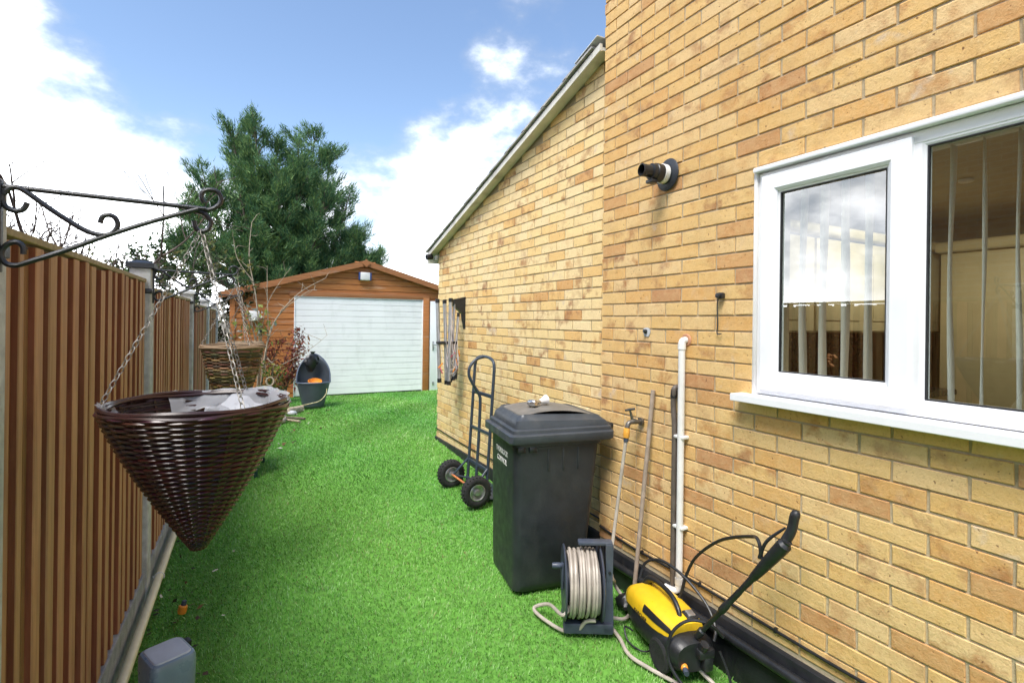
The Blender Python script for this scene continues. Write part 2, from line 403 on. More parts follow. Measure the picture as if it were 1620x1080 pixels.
mb = MB(); mb.add([(-150, -150, -.16), (150, -150, -.16), (150, 300, -.16), (-150, 300, -.16)], [(0, 1, 2, 3)])
o = part('ground', mb, 'soil'); o['kind'] = 'structure'
mb = MB(); st_ = .1
xs = np.arange(-.55, 5.25, st_); ys = np.arange(-2.5, 11.35, st_); idx = {}
for i, x in enumerate(xs):
    for j, y in enumerate(ys):
        if (x < 2.25 or y > 5.7): idx[(i, j)] = len(mb.v); mb.v.append((x, y, g(x, y) - .004)); mb.tint.append((.5, .5, .5))
for i in range(len(xs) - 1):
    for j in range(len(ys) - 1):
        k = [(i, j), (i + 1, j), (i + 1, j + 1), (i, j + 1)]
        if all(q in idx for q in k): mb.f.append(tuple(idx[q] for q in k)); mb.sm.append(True); mb.mi.append(0)
o = part('artificial_lawn', mb, 'turf_base'); o['kind'] = 'structure'

def grass():
    P = []
    for (y0, y1, dens, w_, ln) in ((1.0, 3.2, 11000, .0034, .023), (3.2, 5.0, 8500, .0044, .024), (5.0, 7.5, 4600, .0065, .026), (7.5, 11.15, 2400, .010, .029)):
        x0, x1 = -.55, (2.1 if y1 < 6 else 4.9)
        n = int(dens * (y1 - y0) * (x1 - x0)); x = rng.uniform(x0, x1, n); y = rng.uniform(y0, y1, n)
        ok = (x > -.49 + .0227 * y + .01) & ((x < 2.045) | ((y > 2.75) & (x < 2.115)) | (y > 6.02))
        x, y = x[ok], y[ok]; P.append(np.stack([x, y, np.full(len(x), w_), np.full(len(x), ln)], 1))
    P = np.concatenate(P); n = len(P); x, y, w_, ln = P.T
    z = G(x, y) - .006
    cl_ = np.sin(x * 9.1 + 2.3 * np.sin(y * 5.3)) * np.cos(y * 8.3 + 1.7 * np.sin(x * 6.1))
    az = rng.uniform(0, 2 * np.pi, n); lean = rng.uniform(.15, 1.05, n); ln = ln * rng.uniform(.6, 1.25, n)
    big = np.sin(x * 2.1 + 1.3 * np.sin(y * 1.1)) * np.cos(y * 1.7 + .8 * np.sin(x * 1.9)) + .5 * np.sin(x * 4.7 - y * 3.9)
    lx = np.cos(az) * lean - .15 + .3 * cl_ + .25 * big; ly = np.sin(az) * lean - .25 + .35 * big; a2 = az + np.pi / 2 + rng.uniform(-.6, .6, n)
    wx = np.cos(a2) * w_ * .5 * rng.uniform(.7, 1.3, n); wy = np.sin(a2) * w_ * .5
    h = ln / np.sqrt(1 + lean ** 2)
    V = np.empty((n, 5, 3))
    V[:, 0] = np.stack([x - wx, y - wy, z], 1); V[:, 1] = np.stack([x + wx, y + wy, z], 1)
    mx_, my_, mz_ = x + lx * h * .35, y + ly * h * .35, z + h * .66
    V[:, 2] = np.stack([mx_ + wx * .85, my_ + wy * .85, mz_], 1); V[:, 3] = np.stack([mx_ - wx * .85, my_ - wy * .85, mz_], 1)
    V[:, 4] = np.stack([x + lx * h, y + ly * h, z + h], 1)
    me = bpy.data.meshes.new('turf_pile'); me.vertices.add(n * 5); me.vertices.foreach_set('co', V.ravel())
    b5 = (np.arange(n) * 5)[:, None]
    loops = np.concatenate([b5 + np.array([[0, 1, 2, 3]]), b5 + np.array([[3, 2, 4]])], 1).ravel()
    me.loops.add(n * 7); me.loops.foreach_set('vertex_index', loops.astype(np.int32))
    me.polygons.add(n * 2); ls = np.stack([np.arange(n) * 7, np.arange(n) * 7 + 4], 1).ravel(); me.polygons.foreach_set('loop_start', ls.astype(np.int32))
    me.polygons.foreach_set('loop_total', np.tile([4, 3], n).astype(np.int32)); me.update(calc_edges=True)
    pal = np.array([[.17, .43, .065], [.22, .49, .10], [.125, .34, .05], [.38, .61, .25], [.26, .30, .11]])
    k = rng.choice(5, n, p=[.31, .28, .15, .21, .05]); c = pal[k] * rng.uniform(.72, 1.25, (n, 1)) * (1 + .10 * big + .07 * cl_)[:, None]; c[:, 0] *= 1 + .10 * np.sin(x * 3.3 + y * 1.3)
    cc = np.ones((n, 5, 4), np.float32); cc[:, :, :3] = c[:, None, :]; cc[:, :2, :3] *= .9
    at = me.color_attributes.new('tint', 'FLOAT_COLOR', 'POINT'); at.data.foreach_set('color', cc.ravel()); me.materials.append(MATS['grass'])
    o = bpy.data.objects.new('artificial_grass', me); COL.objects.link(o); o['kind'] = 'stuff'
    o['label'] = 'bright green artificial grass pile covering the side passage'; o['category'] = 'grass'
grass()

# ------------------------------------------------------------------ brickwork
BL, BH, PITCH, PY = .2145, .0655, .0742, .225
def brick_variant(length, seed, tones):
    r = random.Random(seed); h, l = BH / 2, length / 2; c = .0018
    j = lambda a: r.uniform(-a, a)
    cor = [(-l, -h), (l, -h), (l, h), (-l, h)]
    cor = [(y + j(.0016), z + j(.0013)) for y, z in cor]
    vs = []
    for k, (y, z) in enumerate(cor):                                  # front
        cc = c * r.choice((.6, .8, 1, 1.4, 2.6)); vs.append((j(.0008), y - math.copysign(cc, y), z - math.copysign(cc, z)))
    vs += [(c * r.uniform(.8, 1.8), y, z) for y, z in cor] + [(.03, y, z) for y, z in cor]
    fs = [(0, 3, 2, 1)] + [(k, (k + 1) % 4, 4 + (k + 1) % 4, 4 + k) for k in range(4)] + [(4 + k, 4 + (k + 1) % 4, 8 + (k + 1) % 4, 8 + k) for k in range(4)]
    tone = tones(r); return vs, fs, (tone, r.random() ** .9 * .95, (r.random() if r.random() < .3 else 0))
def tone_gold(r):
    q = r.random(); return r.uniform(0, .55) if q < .66 else (r.uniform(.55, .82) if q < .9 else r.uniform(.85, 1))
def tone_pale(r):
    q = r.random(); return r.uniform(0, .5) if q < .76 else (r.uniform(.55, .8) if q < .95 else r.uniform(.8, .95))
def proj(x, y, z):
    v = Vector((x, y, z - 1.65)); d = v.dot(fwd)
    if d < .1: return None
    return 810 + 829 * v.dot(rv) / d, 508 - 829 * v.dot(uv) / d, d
def lay_bricks(wall, xface, items, mat, tones, seed):
    """items: (yc, zc, length); the 300 largest in view become objects, the rest one joined part"""
    rr = random.Random(seed); var = {}
    def get(length):
        key = round(length, 3)
        if key not in var:
            nvar = 30 if abs(length - BL) < .002 else 8
            var[key] = []
            for q in range(nvar):
                vs, fs, t = brick_variant(length, seed * 1000 + int(key * 1000) * 40 + q, tones); m = MB(); m.cur = t; m.add(vs, fs)
                var[key].append((m, mesh_from(m, 'brick', mat)))
        return var[key]
    vis, rest = [], []
    for it in items:
        p = proj(xface, it[0], it[1])
        if p and -25 < p[0] < 1645 and -25 < p[1] < 1105: vis.append((p[2] - it[2] * 3, it))
        else: rest.append(it)
    vis.sort(key=lambda q: q[0]); rest += [q[1] for q in vis[300:]]
    off = root_of(wall).location
    for _, (yc, zc, ln) in vis[:300]:
        m, me = rr.choice(get(ln)); o = bpy.data.objects.new('brick', me); COL.objects.link(o); o.parent = wall
        o.location = Vector((xface + rr.uniform(-.0012, .0012), yc, zc)) - off
    mb = MB()
    for (yc, zc, ln) in rest:
        m, me = rr.choice(get(ln)); mb.cur = m.tint[0]; dx = xface + rr.uniform(-.0012, .0012)
        mb.add([(p[0] + dx, p[1] + yc, p[2] + zc) for p in m.v], m.f)
    o = part('brickwork', mb, mat, wall); o['kind'] = 'stuff'

WX, GX = 2.08, 2.14                      # outer faces of the house wall and of the extension wall
CORNER = 2.712
WIN_Y0, WIN_Y1, WIN_Z0, WIN_Z1 = -.22, 1.598, 1.325, 2.357
house = thing('brick_house', 'golden brick two storey house wall with white window on the right', 'house', (WX, CORNER, 0))
Y_BACK, Z_TOP = -3.2, 5.3
mb = MB(); xm, xt = WX + .0065, WX + .26
mb.bb((xm, WIN_Y1, -.15), (xt, CORNER - .004, Z_TOP)); mb.bb((xm, Y_BACK, -.15), (xt, WIN_Y0, Z_TOP))
mb.bb((xm, WIN_Y0, -.15), (xt, WIN_Y1, WIN_Z0)); mb.bb((xm, WIN_Y0, WIN_Z1), (xt, WIN_Y1, Z_TOP))
mb.bb((xt, CORNER - .26, -.15), (7.5, CORNER - .004, Z_TOP)); mb.bb((7.24, Y_BACK, -.15), (7.5, CORNER - .264, Z_TOP)); mb.bb((xt, Y_BACK, -.15), (7.24, Y_BACK + .26, Z_TOP))
hwall = part('wall', mb, 'mortar', house)
items = []; k0 = int((1.169 - .27) / PITCH)
ZB = 1.169 - k0 * PITCH
row = 0
while True:
    zc = ZB + (row + .5) * PITCH
    if zc > Z_TOP - .05: break
    par = (row - k0) % 2                  # row just below z=1.169 has joints at y = 1.022 + n*0.225
    ph = 1.022 if par == 1 else 1.022 + PY / 2
    n0 = math.floor((Y_BACK - ph) / PY)
    for n in range(n0, 40):
        a, b2 = ph + n * PY + .005, ph + (n + 1) * PY - .005
        if a < Y_BACK: continue
        if b2 > CORNER + .001: b2 = CORNER
        if b2 - a < .04: continue
        if zc + BH / 2 > WIN_Z0 + .006 and zc - BH / 2 < WIN_Z1 + .002:
            lo, hi = WIN_Y0 - .004, WIN_Y1 + .004
            if a < hi and b2 > hi: a = hi
            elif a < lo and b2 > lo: b2 = lo
            elif a >= lo and b2 <= hi: continue
        if b2 - a < .025: continue
        ln = b2 - a
        ln = BL if abs(ln - BL) < .004 else round(ln / .004) * .004
        items.append(((a + b2) / 2, zc, ln))
    row += 1
lay_bricks(hwall, WX, items, 'brick_gold', tone_gold, 11)
# black painted plinth with a rounded ledge
mb = MB(); mb.rbb((WX - .022, Y_BACK, -.14), (WX + .02, CORNER + .018, .258), .006); part('plinth', mb, 'black_paint', house)
mb = MB(); mb.rbb((WX - .04, Y_BACK, 1.2 * 0 + Z_TOP + .002), (7.7, CORNER + .15, Z_TOP + .16), .01)
hr = part('roof', mb, 'tile', house)
mb = MB(); mb.add([(WX - .25, Y_BACK - .2, Z_TOP + .165), (WX - .25, CORNER + .25, Z_TOP + .165), (7.9, CORNER + .25, Z_TOP + .165), (7.9, Y_BACK - .2, Z_TOP + .165), (4.9, Y_BACK - .2, Z_TOP + 1.9), (4.9, CORNER + .25, Z_TOP + 1.9)],
    [(0, 1, 5, 4), (2, 3, 4, 5), (1, 2, 5), (3, 0, 4), (3, 2, 1, 0)]); part('roof_slope', mb, 'tile', hr)
# ---- window
wy0, wy1, wz0, wz1 = WIN_Y0 + .004, 1.586, 1.338, 2.330
fx = WX + .014                                           # face of the outer frame
MUL = 1.0                                                # joint between opening light and fixed light
mb = MB()
def frame_rect(mb, x0, x1, y0, y1, z0, z1, t, bev=.004, slope=0.):
    """mitred frame ring; outer edge square with a small arris, inner edge optionally sloped back"""
    def lp(x, i): return [(x, y0 + i, z0 + i), (x, y1 - i, z0 + i), (x, y1 - i, z1 - i), (x, y0 + i, z1 - i)]
    loops = [lp(x1, 0), lp(x0 + bev, 0), lp(x0, bev), lp(x0, t - bev - slope), lp(x0 + bev + slope * .6, t), lp(x1, t)]
    mb.loft(loops + [loops[0]], False, False, False)
frame_rect(mb, fx, fx + .07, wy0, wy1, wz0, wz1, .045, .003)
mb.rbb((fx + .001, .945, wz0 + .04), (fx + .069, MUL - .004, wz1 - .04), .005)
win = part('window', mb, 'upvc_white', house)
mb = MB(); frame_rect(mb, fx - .018, fx + .045, MUL - .03, wy1 - .025, wz0 + .022, wz1 - .02, .075, .004, .008)
sash = part('opening_sash', mb, 'upvc_white', win)
mb = MB(); frame_rect(mb, fx - .002, fx + .02, MUL + .042, wy1 - .097, wz0 + .094, wz1 - .092, .014, .002, .004); part('glazing_bead', mb, 'upvc_white', win)
mb = MB(); frame_rect(mb, fx + .003, fx + .03, wy0 + .04, .95, wz0 + .04, wz1 - .04, .022, .003, .008); part('glazing_bead', mb, 'upvc_white', win)
mb = MB(); frame_rect(mb, fx + .0, fx + .014, MUL + .053, wy1 - .108, wz0 + .105, wz1 - .103, .005, .001); frame_rect(mb, fx + .006, fx + .02, wy0 + .058, .932, wz0 + .058, wz1 - .058, .005, .001); part('gasket', mb, 'black_plastic', win)
mb = MB(); mb.bb((fx + .012, MUL + .05, wz0 + .1), (fx + .016, wy1 - .1, wz1 - .098)); part('pane', mb, 'glass', win)
mb = MB(); mb.bb((fx + .018, wy0 + .05, wz0 + .05), (fx + .022, .94, wz1 - .05)); part('pane', mb, 'glass', win)
mb = MB(); mb.rbb((fx - .03, wy0 - .01, wz1 + .002), (fx + .06, wy1 + .008, wz1 + .024), .004); part('head_trim', mb, 'upvc_white', win)
mb = MB(); mb.rbb((WX - .078, wy0 - .06, 1.301), (WX + .05, 1.655, 1.334), .003, 1); part('sill', mb, 'upvc_white', win)
mb = MB(); mb.rbb((WX + .002, wy1 - .001, wz0 - .01), (WX + .04, WIN_Y1 + .003, wz1 + .02), .002); part('sealant_strip', mb, 'white_plastic', win)
# ---- pipe clipped over the plinth, thin cable above it
mb = MB(); mb.tube([(WX - .047, 2.58, .20), (WX - .047, 1.8, .206), (WX - .047, .6, .2), (WX - .047, -2.2, .2)], .021, 12); part('plinth_pipe', mb, 'black_plastic', house)
pts = [(WX - .008, CORNER - .02, .352)] + [(WX - .009, y, .335 + .006 * math.sin(y * 4)) for y in np.arange(2.4, -2, -.25)]
mb = MB(); mb.tube(smoothpath(pts, 3), .0065, 8)
for y in np.arange(2.3, -.5, -.42): mb.rbox((WX - .008, y, .337 + .006 * math.sin(y * 4)), (.018, .012, .022), .003)
part('wall_cable', mb, 'black_plastic', house)

# ------------------------------------------------------------------ single storey extension
EY = 5.965
ext = thing('brick_extension', 'pale yellow brick single storey extension with sloping tiled verge', 'house extension', (GX, EY, 0))
RS = .29
def wl(y): return 2.478 + (5.93 - y) * RS            # wall / soffit line
mb = MB(); xm = GX + .0055; ya, yb = CORNER + .002, EY - .004
prof = [(ya, -.1), (yb, -.1), (yb, wl(yb) + .03), (ya, wl(ya) + .03)]
vs = [(xm, y, z) for y, z in prof] + [(6.8, y, z) for y, z in prof]
mb.add(vs, [(3, 2, 1, 0), (4, 5, 6, 7), (0, 1, 5, 4), (1, 2, 6, 5), (2, 3, 7, 6), (3, 0, 4, 7)])
ewall = part('wall', mb, 'mortar_grey', ext)
items = []; ZB = 1.735 - 21 * PITCH
for row in range(60):
    zc = ZB + (row + .5) * PITCH
    if zc > wl(CORNER): break
    if zc < .24: continue
    ph = 2.79 if (row - 21) % 2 == 1 else 2.79 + PY / 2
    for n in range(-3, 20):
        a, b2 = ph + n * PY + .0045, ph + (n + 1) * PY - .0045
        if b2 < CORNER + .02: continue
        a = max(a, CORNER + .003); b2 = min(b2, EY)
        if b2 - a < .03 or zc > wl((a + b2) / 2) - .02: continue
        ln = b2 - a
        ln = BL if abs(ln - BL) < .004 else round(ln / .004) * .004
        items.append(((a + b2) / 2, zc, ln))
lay_bricks(ewall, GX, items, 'brick_pale', tone_pale, 23)
mb = MB(); mb.rbb((GX - .02, CORNER + .021, -.09), (GX + .02, EY + .012, .27), .006); part('plinth', mb, 'black_paint', ext)
pts = [(GX - .008, y, .362 + .012 * math.sin(y * 2.2)) for y in np.arange(CORNER + .05, EY, .2)]
mb = MB(); mb.tube(smoothpath(pts, 3), .0055, 6); part('wall_cable', mb, 'black_plastic', ext)
# roof: slab, soffit strip, verge boards, edge tiles, flashing
def slope_box(mb, x0, x1, y0, y1, zo, th, ext_=0):
    """a slab that follows the roof slope: bottom at wl(y)+zo"""
    vs = [(x, y, wl(y) + zo + dz) for x in (x0, x1) for y in (y0, y1) for dz in (0, th)]
    mb.add(vs, [(0, 1, 3, 2), (4, 6, 7, 5), (0, 4, 5, 1), (2, 3, 7, 6), (0, 2, 6, 4), (1, 5, 7, 3)])
mb = MB(); slope_box(mb, GX + .003, 6.9, CORNER + .004, EY + .13, .032, .05); eroof = part('roof', mb, 'felt', ext)
mb = MB(); slope_box(mb, GX - .072, GX - .003, CORNER + .006, EY + .12, -.012, .02); part('soffit', mb, 'verge_board', eroof)
for ya_, yb_ in ((CORNER + .006, 2.95), (2.954, 4.85), (4.854, EY + .12)):
    mb = MB(); slope_box(mb, GX - .094, GX - .074, ya_, yb_, -.018, .046); part('bargeboard', mb, 'verge_board', eroof)
ty = EY + .16
while ty > CORNER + .15:
    y1 = ty; y0 = max(ty - .34, CORNER + .03); mb = MB(); d = .028
    vs = [(x, y, wl(y) + zo) for x in (GX - .112, 6.95) for (y, zo) in ((y1, .048), (y1, .066), (y0, .042), (y0, .056))]
    mb.add(vs, [(0, 1, 3, 2), (4, 6, 7, 5), (0, 4, 5, 1), (2, 3, 7, 6), (0, 2, 6, 4), (1, 5, 7, 3)]); part('roof_tile', mb, 'tile', eroof); ty -= .30
mb = MB(); slope_box(mb, GX - .117, 6.9, CORNER + .008, CORNER + .26, .070, .006); part('flashing', mb, 'lead', eroof)
mb = MB(); mb.rbb((GX - .09, EY + .135, wl(EY) - .13), (6.9, EY + .155, wl(EY) + .02), .004); part('fascia', mb, 'upvc_white', ext)
# security light under the eaves
t = thing('security_light', 'small black security light under the extension eaves corner', 'light', (GX - .02, EY + .02, 2.36))
mb = MB(); mb.rbox((GX - .02, EY + .03, 2.40), (.03, .05, .06), .006); mb.tube([(GX - .03, EY + .03, 2.40), (GX - .07, EY + .05, 2.41)], .008); part('bracket', mb, 'white_plastic', t)
mb = MB(); mb.lathe([(0, 0), (.028, 0), (.034, .015), (.034, .075), (.03, .08), (.03, .078), (0, .06)], (GX - .06, EY + .05, 2.41), (-.9, -.1, -.12), 16); part('lamp_head', mb, 'black_plastic', t)

# ------------------------------------------------------------------ kitchen behind the glass
RX0, RX1, RY0, RY1 = WX + .262, 5.3, -2.6, 2.44
mb = MB(); mb.add([(RX0, RY0, .3), (RX1, RY0, .3), (RX1, RY1, .3), (RX0, RY1, .3), (RX0, RY0, 2.5), (RX1, RY0, 2.5), (RX1, RY1, 2.5), (RX0, RY1, 2.5)],
    [(0, 1, 2, 3), (7, 6, 5, 4), (1, 5, 6, 2), (2, 6, 7, 3), (0, 4, 5, 1)]); o = part('kitchen_room_lining', mb, 'room_wall'); o['kind'] = 'structure'
mb = MB(); mb.rbb((RX0, wy0 - .05, 1.30), (RX0 + .03, wy1 + .05, 1.32), .004); mb.bb((fx + .075, wy0, 1.315), (RX0 + .14, wy1, 1.335)); o = part('window_board', mb, 'upvc_white'); o['kind'] = 'structure'
t = thing('kitchen_cupboard', 'cream wall cupboards with cornice seen through the window', 'cupboard', (3.8, RY1, 1.5))
mb = MB(); mb.rbb((2.7, RY1 - .36, 1.60), (5.0, RY1 - .002, 2.22), .005); part('carcass', mb, 'cream_unit', t)
for k in range(4): mb = MB(); mb.rbb((2.71 + k * .57, RY1 - .385, 1.61), (3.26 + k * .57, RY1 - .362, 2.21), .008); mb.rbb((2.78 + k * .57, RY1 - .392, 1.68), (3.19 + k * .57, RY1 - .384, 2.14), .006); part('cupboard_door', mb, 'cream_unit', t)
mb = MB(); mb.rbb((2.66, RY1 - .43, 2.22), (5.0, RY1 - .003, 2.29), .02, 3); part('cornice', mb, 'cream_unit', t)
t = thing('larder_unit', 'tall cream larder unit seen deep inside the kitchen window', 'cupboard', (5.0, 1.6, .3))
mb = MB(); mb.rbb((4.72, .2, .31), (5.29, 2.0, 2.2), .006); part('carcass', mb, 'cream_unit', t)
for k in range(3): mb = MB(); mb.rbb((4.695, .21 + k * .6, .9), (4.715, .79 + k * .6, 2.19), .008); mb.rbb((4.685, .29 + k * .6, .98), (4.694, .71 + k * .6, 2.10), .006); part('cupboard_door', mb, 'cream_unit', t)
mb = MB(); mb.rbb((4.66, .18, 2.2), (5.29, 2.02, 2.28), .02, 3); part('cornice', mb, 'cream_unit', t)
t = thing('kitchen_worktop', 'dark worktop run below the cream cupboards inside', 'worktop', (3.8, RY1 - .3, .3))
mb = MB(); mb.rbb((2.5, RY1 - .6, 1.16), (4.6, RY1 - .003, 1.2), .006); part('worktop', mb, 'worktop', t)
mb = MB(); mb.bb((2.5, RY1 - .56, .31), (4.6, RY1 - .01, 1.155)); part('base_unit', mb, 'cream_unit', t)
mb = MB(); mb.bb((2.5, RY1 - .02, 1.203), (4.6, RY1 - .004, 1.6)); part('splashback', mb, 'worktop', t)
t = thing('potted_plant', 'small terracotta pot with pink flower on the kitchen worktop', 'plant', (3.5, RY1 - .3, 1.2))
mb = MB(); mb.lathe([(0, 0), (.04, 0), (.055, .1), (.05, .1), (.045, .09), (0, .088)], (3.5, RY1 - .3, 1.2)); part('pot', mb, 'terracotta', t)
mb = MB(); mb.tube([(3.5, RY1 - .3, 1.28), (3.51, RY1 - .31, 1.4)], .004, 5)
for k in range(18): mb.rbox((3.51 + random.uniform(-.04, .04), RY1 - .31 + random.uniform(-.04, .04), 1.41 + random.uniform(-.03, .04)), (.03, .03, .012), .004, rot=Matrix.Rotation(random.uniform(0, 3), 3, 'X'))
part('flower', mb, 'terracotta', t)
lamp = thing('ceiling_lamp', 'lit white ceiling downlight inside the kitchen', 'lamp', (3.7, 1.45, 2.49))
mb = MB(); mb.lathe([(.0, -.012), (.03, -.012), (.036, -.008), (.036, .005)], (3.7, 1.45, 2.49)); part('lamp_housing', mb, 'white_plastic', lamp)
ld = bpy.data.lights.new('kitchen_light', 'AREA'); ld.shape = 'DISK'; ld.size = .07; ld.energy = 3.2; ld.color = (1, .88, .66)
lo = bpy.data.objects.new('kitchen_light', ld); COL.objects.link(lo); lo.location = (3.7, 1.45, 2.470)
bl = thing('vertical_blind', 'white vertical louvre blind hanging inside the window', 'blind', (WX + .19, .7, 1.34))
mb = MB(); mb.rbb((WX + .17, wy0 + .02, 2.30), (WX + .215, wy1 - .02, 2.335), .004); part('head_rail', mb, 'white_plastic', bl)
for k, y in enumerate(np.arange(wy1 - .10, wy0 + .05, -.0925)):
    mb = MB(); rings = []; a0 = R(10 + random.uniform(-4, 4)); amp = random.uniform(.001, .005); ph = random.uniform(0, 6)
    for i in range(15):
        z = 2.30 - i * (.93 / 14); hw = .038; a = a0 + .05 * math.sin(i * .5 + ph)
        off = amp * math.sin(i * .42 + ph); dx, dy = math.cos(a) * hw, math.sin(a) * hw
        rings.append([(WX + .192 - dx, y - dy + off, z), (WX + .192 + dx, y + dy + off, z)])
    vs = [p for r_ in rings for p in r_]; mb.add(vs, [(2 * i, 2 * i + 1, 2 * i + 3, 2 * i + 2) for i in range(14)], True)
    o = part('louvre', mb, 'blind_fabric', bl); sm_ = o.modifiers.new('s', 'SOLIDIFY'); sm_.thickness = .001

# ------------------------------------------------------------------ neighbour's house beyond the fence (seen in the window panes)
nb = thing('neighbour_house', 'neighbouring brick house beyond the fence, mirrored in the window panes', 'house', (-4.0, 0, 0))
mb = MB(); mb.bb((-9, -5, -.15), (-4.0, 4.15, 5.0)); part('wall', mb, 'far_brick', nb)
mb = MB(); mb.add([(-3.7, -5.2, 4.95), (-3.7, 4.35, 4.95), (-9.3, 4.35, 4.95), (-9.3, -5.2, 4.95), (-6.5, -5.2, 7), (-6.5, 4.35, 7)], [(0, 1, 5, 4), (2, 3, 4, 5), (1, 2, 5), (3, 0, 4), (3, 2, 1, 0)]); part('roof', mb, 'roof_red', nb)

# ------------------------------------------------------------------ garage
GY = 11.2
ga = thing('timber_garage', 'orange stained timber garage with white sectional door and low gable', 'garage', (2.4, GY, .05))
DX0, DX1, DZ1 = 1.035, 3.665, 2.085
gx0, gx1, rx, rz_, ez = -.09, 4.9, 2.4, 2.80, 2.10
def gtop(x): return rz_ - abs(x - rx) * (rz_ - ez) / (rx - gx0)
mb = MB(); pr_ = [(gx0, -.1), (gx1, -.1), (gx1, gtop(gx1)), (rx, rz_), (gx0, gtop(gx0))]
y0, y1 = GY + .05, GY + 5.5; n = len(pr_); vs = [(x, y0, z) for x, z in pr_] + [(x, y1, z) for x, z in pr_]
mb.add(vs, [tuple(range(n - 1, -1, -1)), tuple(range(n, 2 * n))] + [(i, (i + 1) % n, n + (i + 1) % n, n + i) for i in range(n)])
gw = part('wall', mb, 'garage_wood', ga)
def ship(x0, x1, z0, z1):
    """one shiplap board clipped to the gable slope"""
    m = MB(); m.cur = (random.random(), random.random(), 0); xs_ = [x0, x1]
    def lim(z):
        if z <= ez: return x0, x1
        d = (rz_ - z) * (rx - gx0) / (rz_ - ez); return max(x0, rx - d), min(x1, rx + d)
    a0, a1 = lim(z0); b0, b1 = lim(z1 - .006)
    if a1 - a0 < .05: return
    yb, yf, yt = GY + .049, GY + .012, GY + .03
    P = [(a0, yf, z0), (a1, yf, z0), (b1, yf + .003, z1 - .018), (b0, yf + .003, z1 - .018), (b0, yt, z1 - .006), (b1, yt, z1 - .006)]
    q = [(a0, yb, z0), (a1, yb, z0), (b1, yb, z1 - .006), (b0, yb, z1 - .006)]
    m.add(P + q, [(0, 1, 2, 3), (3, 2, 5, 4), (0, 6, 7, 1), (0, 3, 4, 9, 6), (1, 7, 8, 5, 2), (4, 5, 8, 9)]); part('board', m, 'garage_wood', gw)
z = .06
while z < DZ1 + .02: ship(gx0, DX0 - .012, z, z + .122); z += .122
while z < rz_: ship(gx0, gx1, z, z + .122); z += .122
mb = MB(); mb.rbb((DX1 + .012, GY - .012, .05), (DX1 + .15, GY + .045, DZ1 + .055), .004); part('door_post', mb, 'garage_wood', ga)
mb = MB(); mb.rbb((gx0 - .012, GY - .014, .05), (gx0 + .075, GY + .045, 2.06), .004); part('corner_post', mb, 'garage_wood', ga)
mb = MB(); mb.rbb((DX0 - .1, GY - .006, DZ1 + .012), (DX1 + .15, GY + .011, DZ1 + .11), .004); part('lintel_board', mb, 'garage_trim', ga)
def sl_board(x0, x1, zo0, zo1, ya_, yb_):
    m = MB(); m.cur = (random.random(), 0, 0); vs = [(x, y, gtop(x) + zo) for x in (x0, x1) for y in (ya_, yb_) for zo in (zo0, zo1)]
    return m.add(vs, [(0, 1, 3, 2), (4, 6, 7, 5), (0, 4, 5, 1), (2, 3, 7, 6), (0, 2, 6, 4), (1, 5, 7, 3)])
part('bargeboard', sl_board(gx0 - .2, rx, -.035, .085, GY - .09, GY - .065), 'garage_trim', ga); part('bargeboard', sl_board(rx, gx1 + .2, -.035, .085, GY - .0905, GY - .0655), 'garage_trim', ga)
rf = part('roof', sl_board(gx0 - .2, rx, .03, .06, GY - .064, GY + 5.6), 'felt', ga)
part('roof_slope', sl_board(rx, gx1 + .2, .03, .06, GY - .064, GY + 5.6), 'felt', rf)
mb = MB(); mb.box((rx, GY - .105, rz_ + .02), (.12, .025, .12), rot=Matrix.Rotation(R(45), 3, 'Y')); part('finial', mb, 'garage_trim', ga)
# sectional door
mb = MB(); mb.bb((DX0, GY + .046, .02), (DX1, GY + .049, DZ1)); gd = part('garage_door', mb, 'garage_door_white', ga)
zb = .105; npan = 16; ph_ = (DZ1 - .012 - zb) / npan
for k in range(npan):
    z0 = zb + k * ph_; mb = MB(); mb.rbb((DX0 + .004, GY + .018, z0 + .003), (DX1 - .004, GY + .044, z0 + ph_ - .003), .003, 1); part('door_panel', mb, 'garage_door_white', gd)
mb = MB(); mb.rbb((DX0, GY + .012, .075), (DX1, GY + .047, .102), .004); part('bottom_seal', mb, 'black_plastic', gd)
mb = MB(); mb.rbb((DX0 - .012, GY + .0, .05), (DX0 + .002, GY + .047, DZ1), .002); mb.rbb((DX1 - .002, GY + .0, .05), (DX1 + .011, GY + .047, DZ1), .002); mb.rbb((DX0 - .012, GY - .001, DZ1), (DX1 + .012, GY + .047, DZ1 + .012), .002); part('door_frame', mb, 'garage_door_white', ga)
# white side door
mb = MB(); mb.rbb((3.84, GY - .005, .07), (4.78, GY + .045, 2.075), .006); sd = part('side_door', mb, 'upvc_white', ga)
mb = MB(); mb.rbb((3.90, GY - .016, .2), (3.94, GY - .004, .28), .003); mb.rbb((3.895, GY - .02, .98), (3.925, GY - .004, 1.18), .004); mb.tube([(3.91, GY - .02, 1.10), (3.91, GY - .05, 1.10), (4.02, GY - .05, 1.10)], .01, 8); part('handle', mb, 'steel', sd)
mb = MB(); mb.rbb((4.0, GY - .012, .2), (4.7, GY - .004, .95), .004); mb.rbb((4.0, GY - .012, 1.15), (4.7, GY - .004, 1.95), .004); part('door_moulding', mb, 'upvc_white', sd)
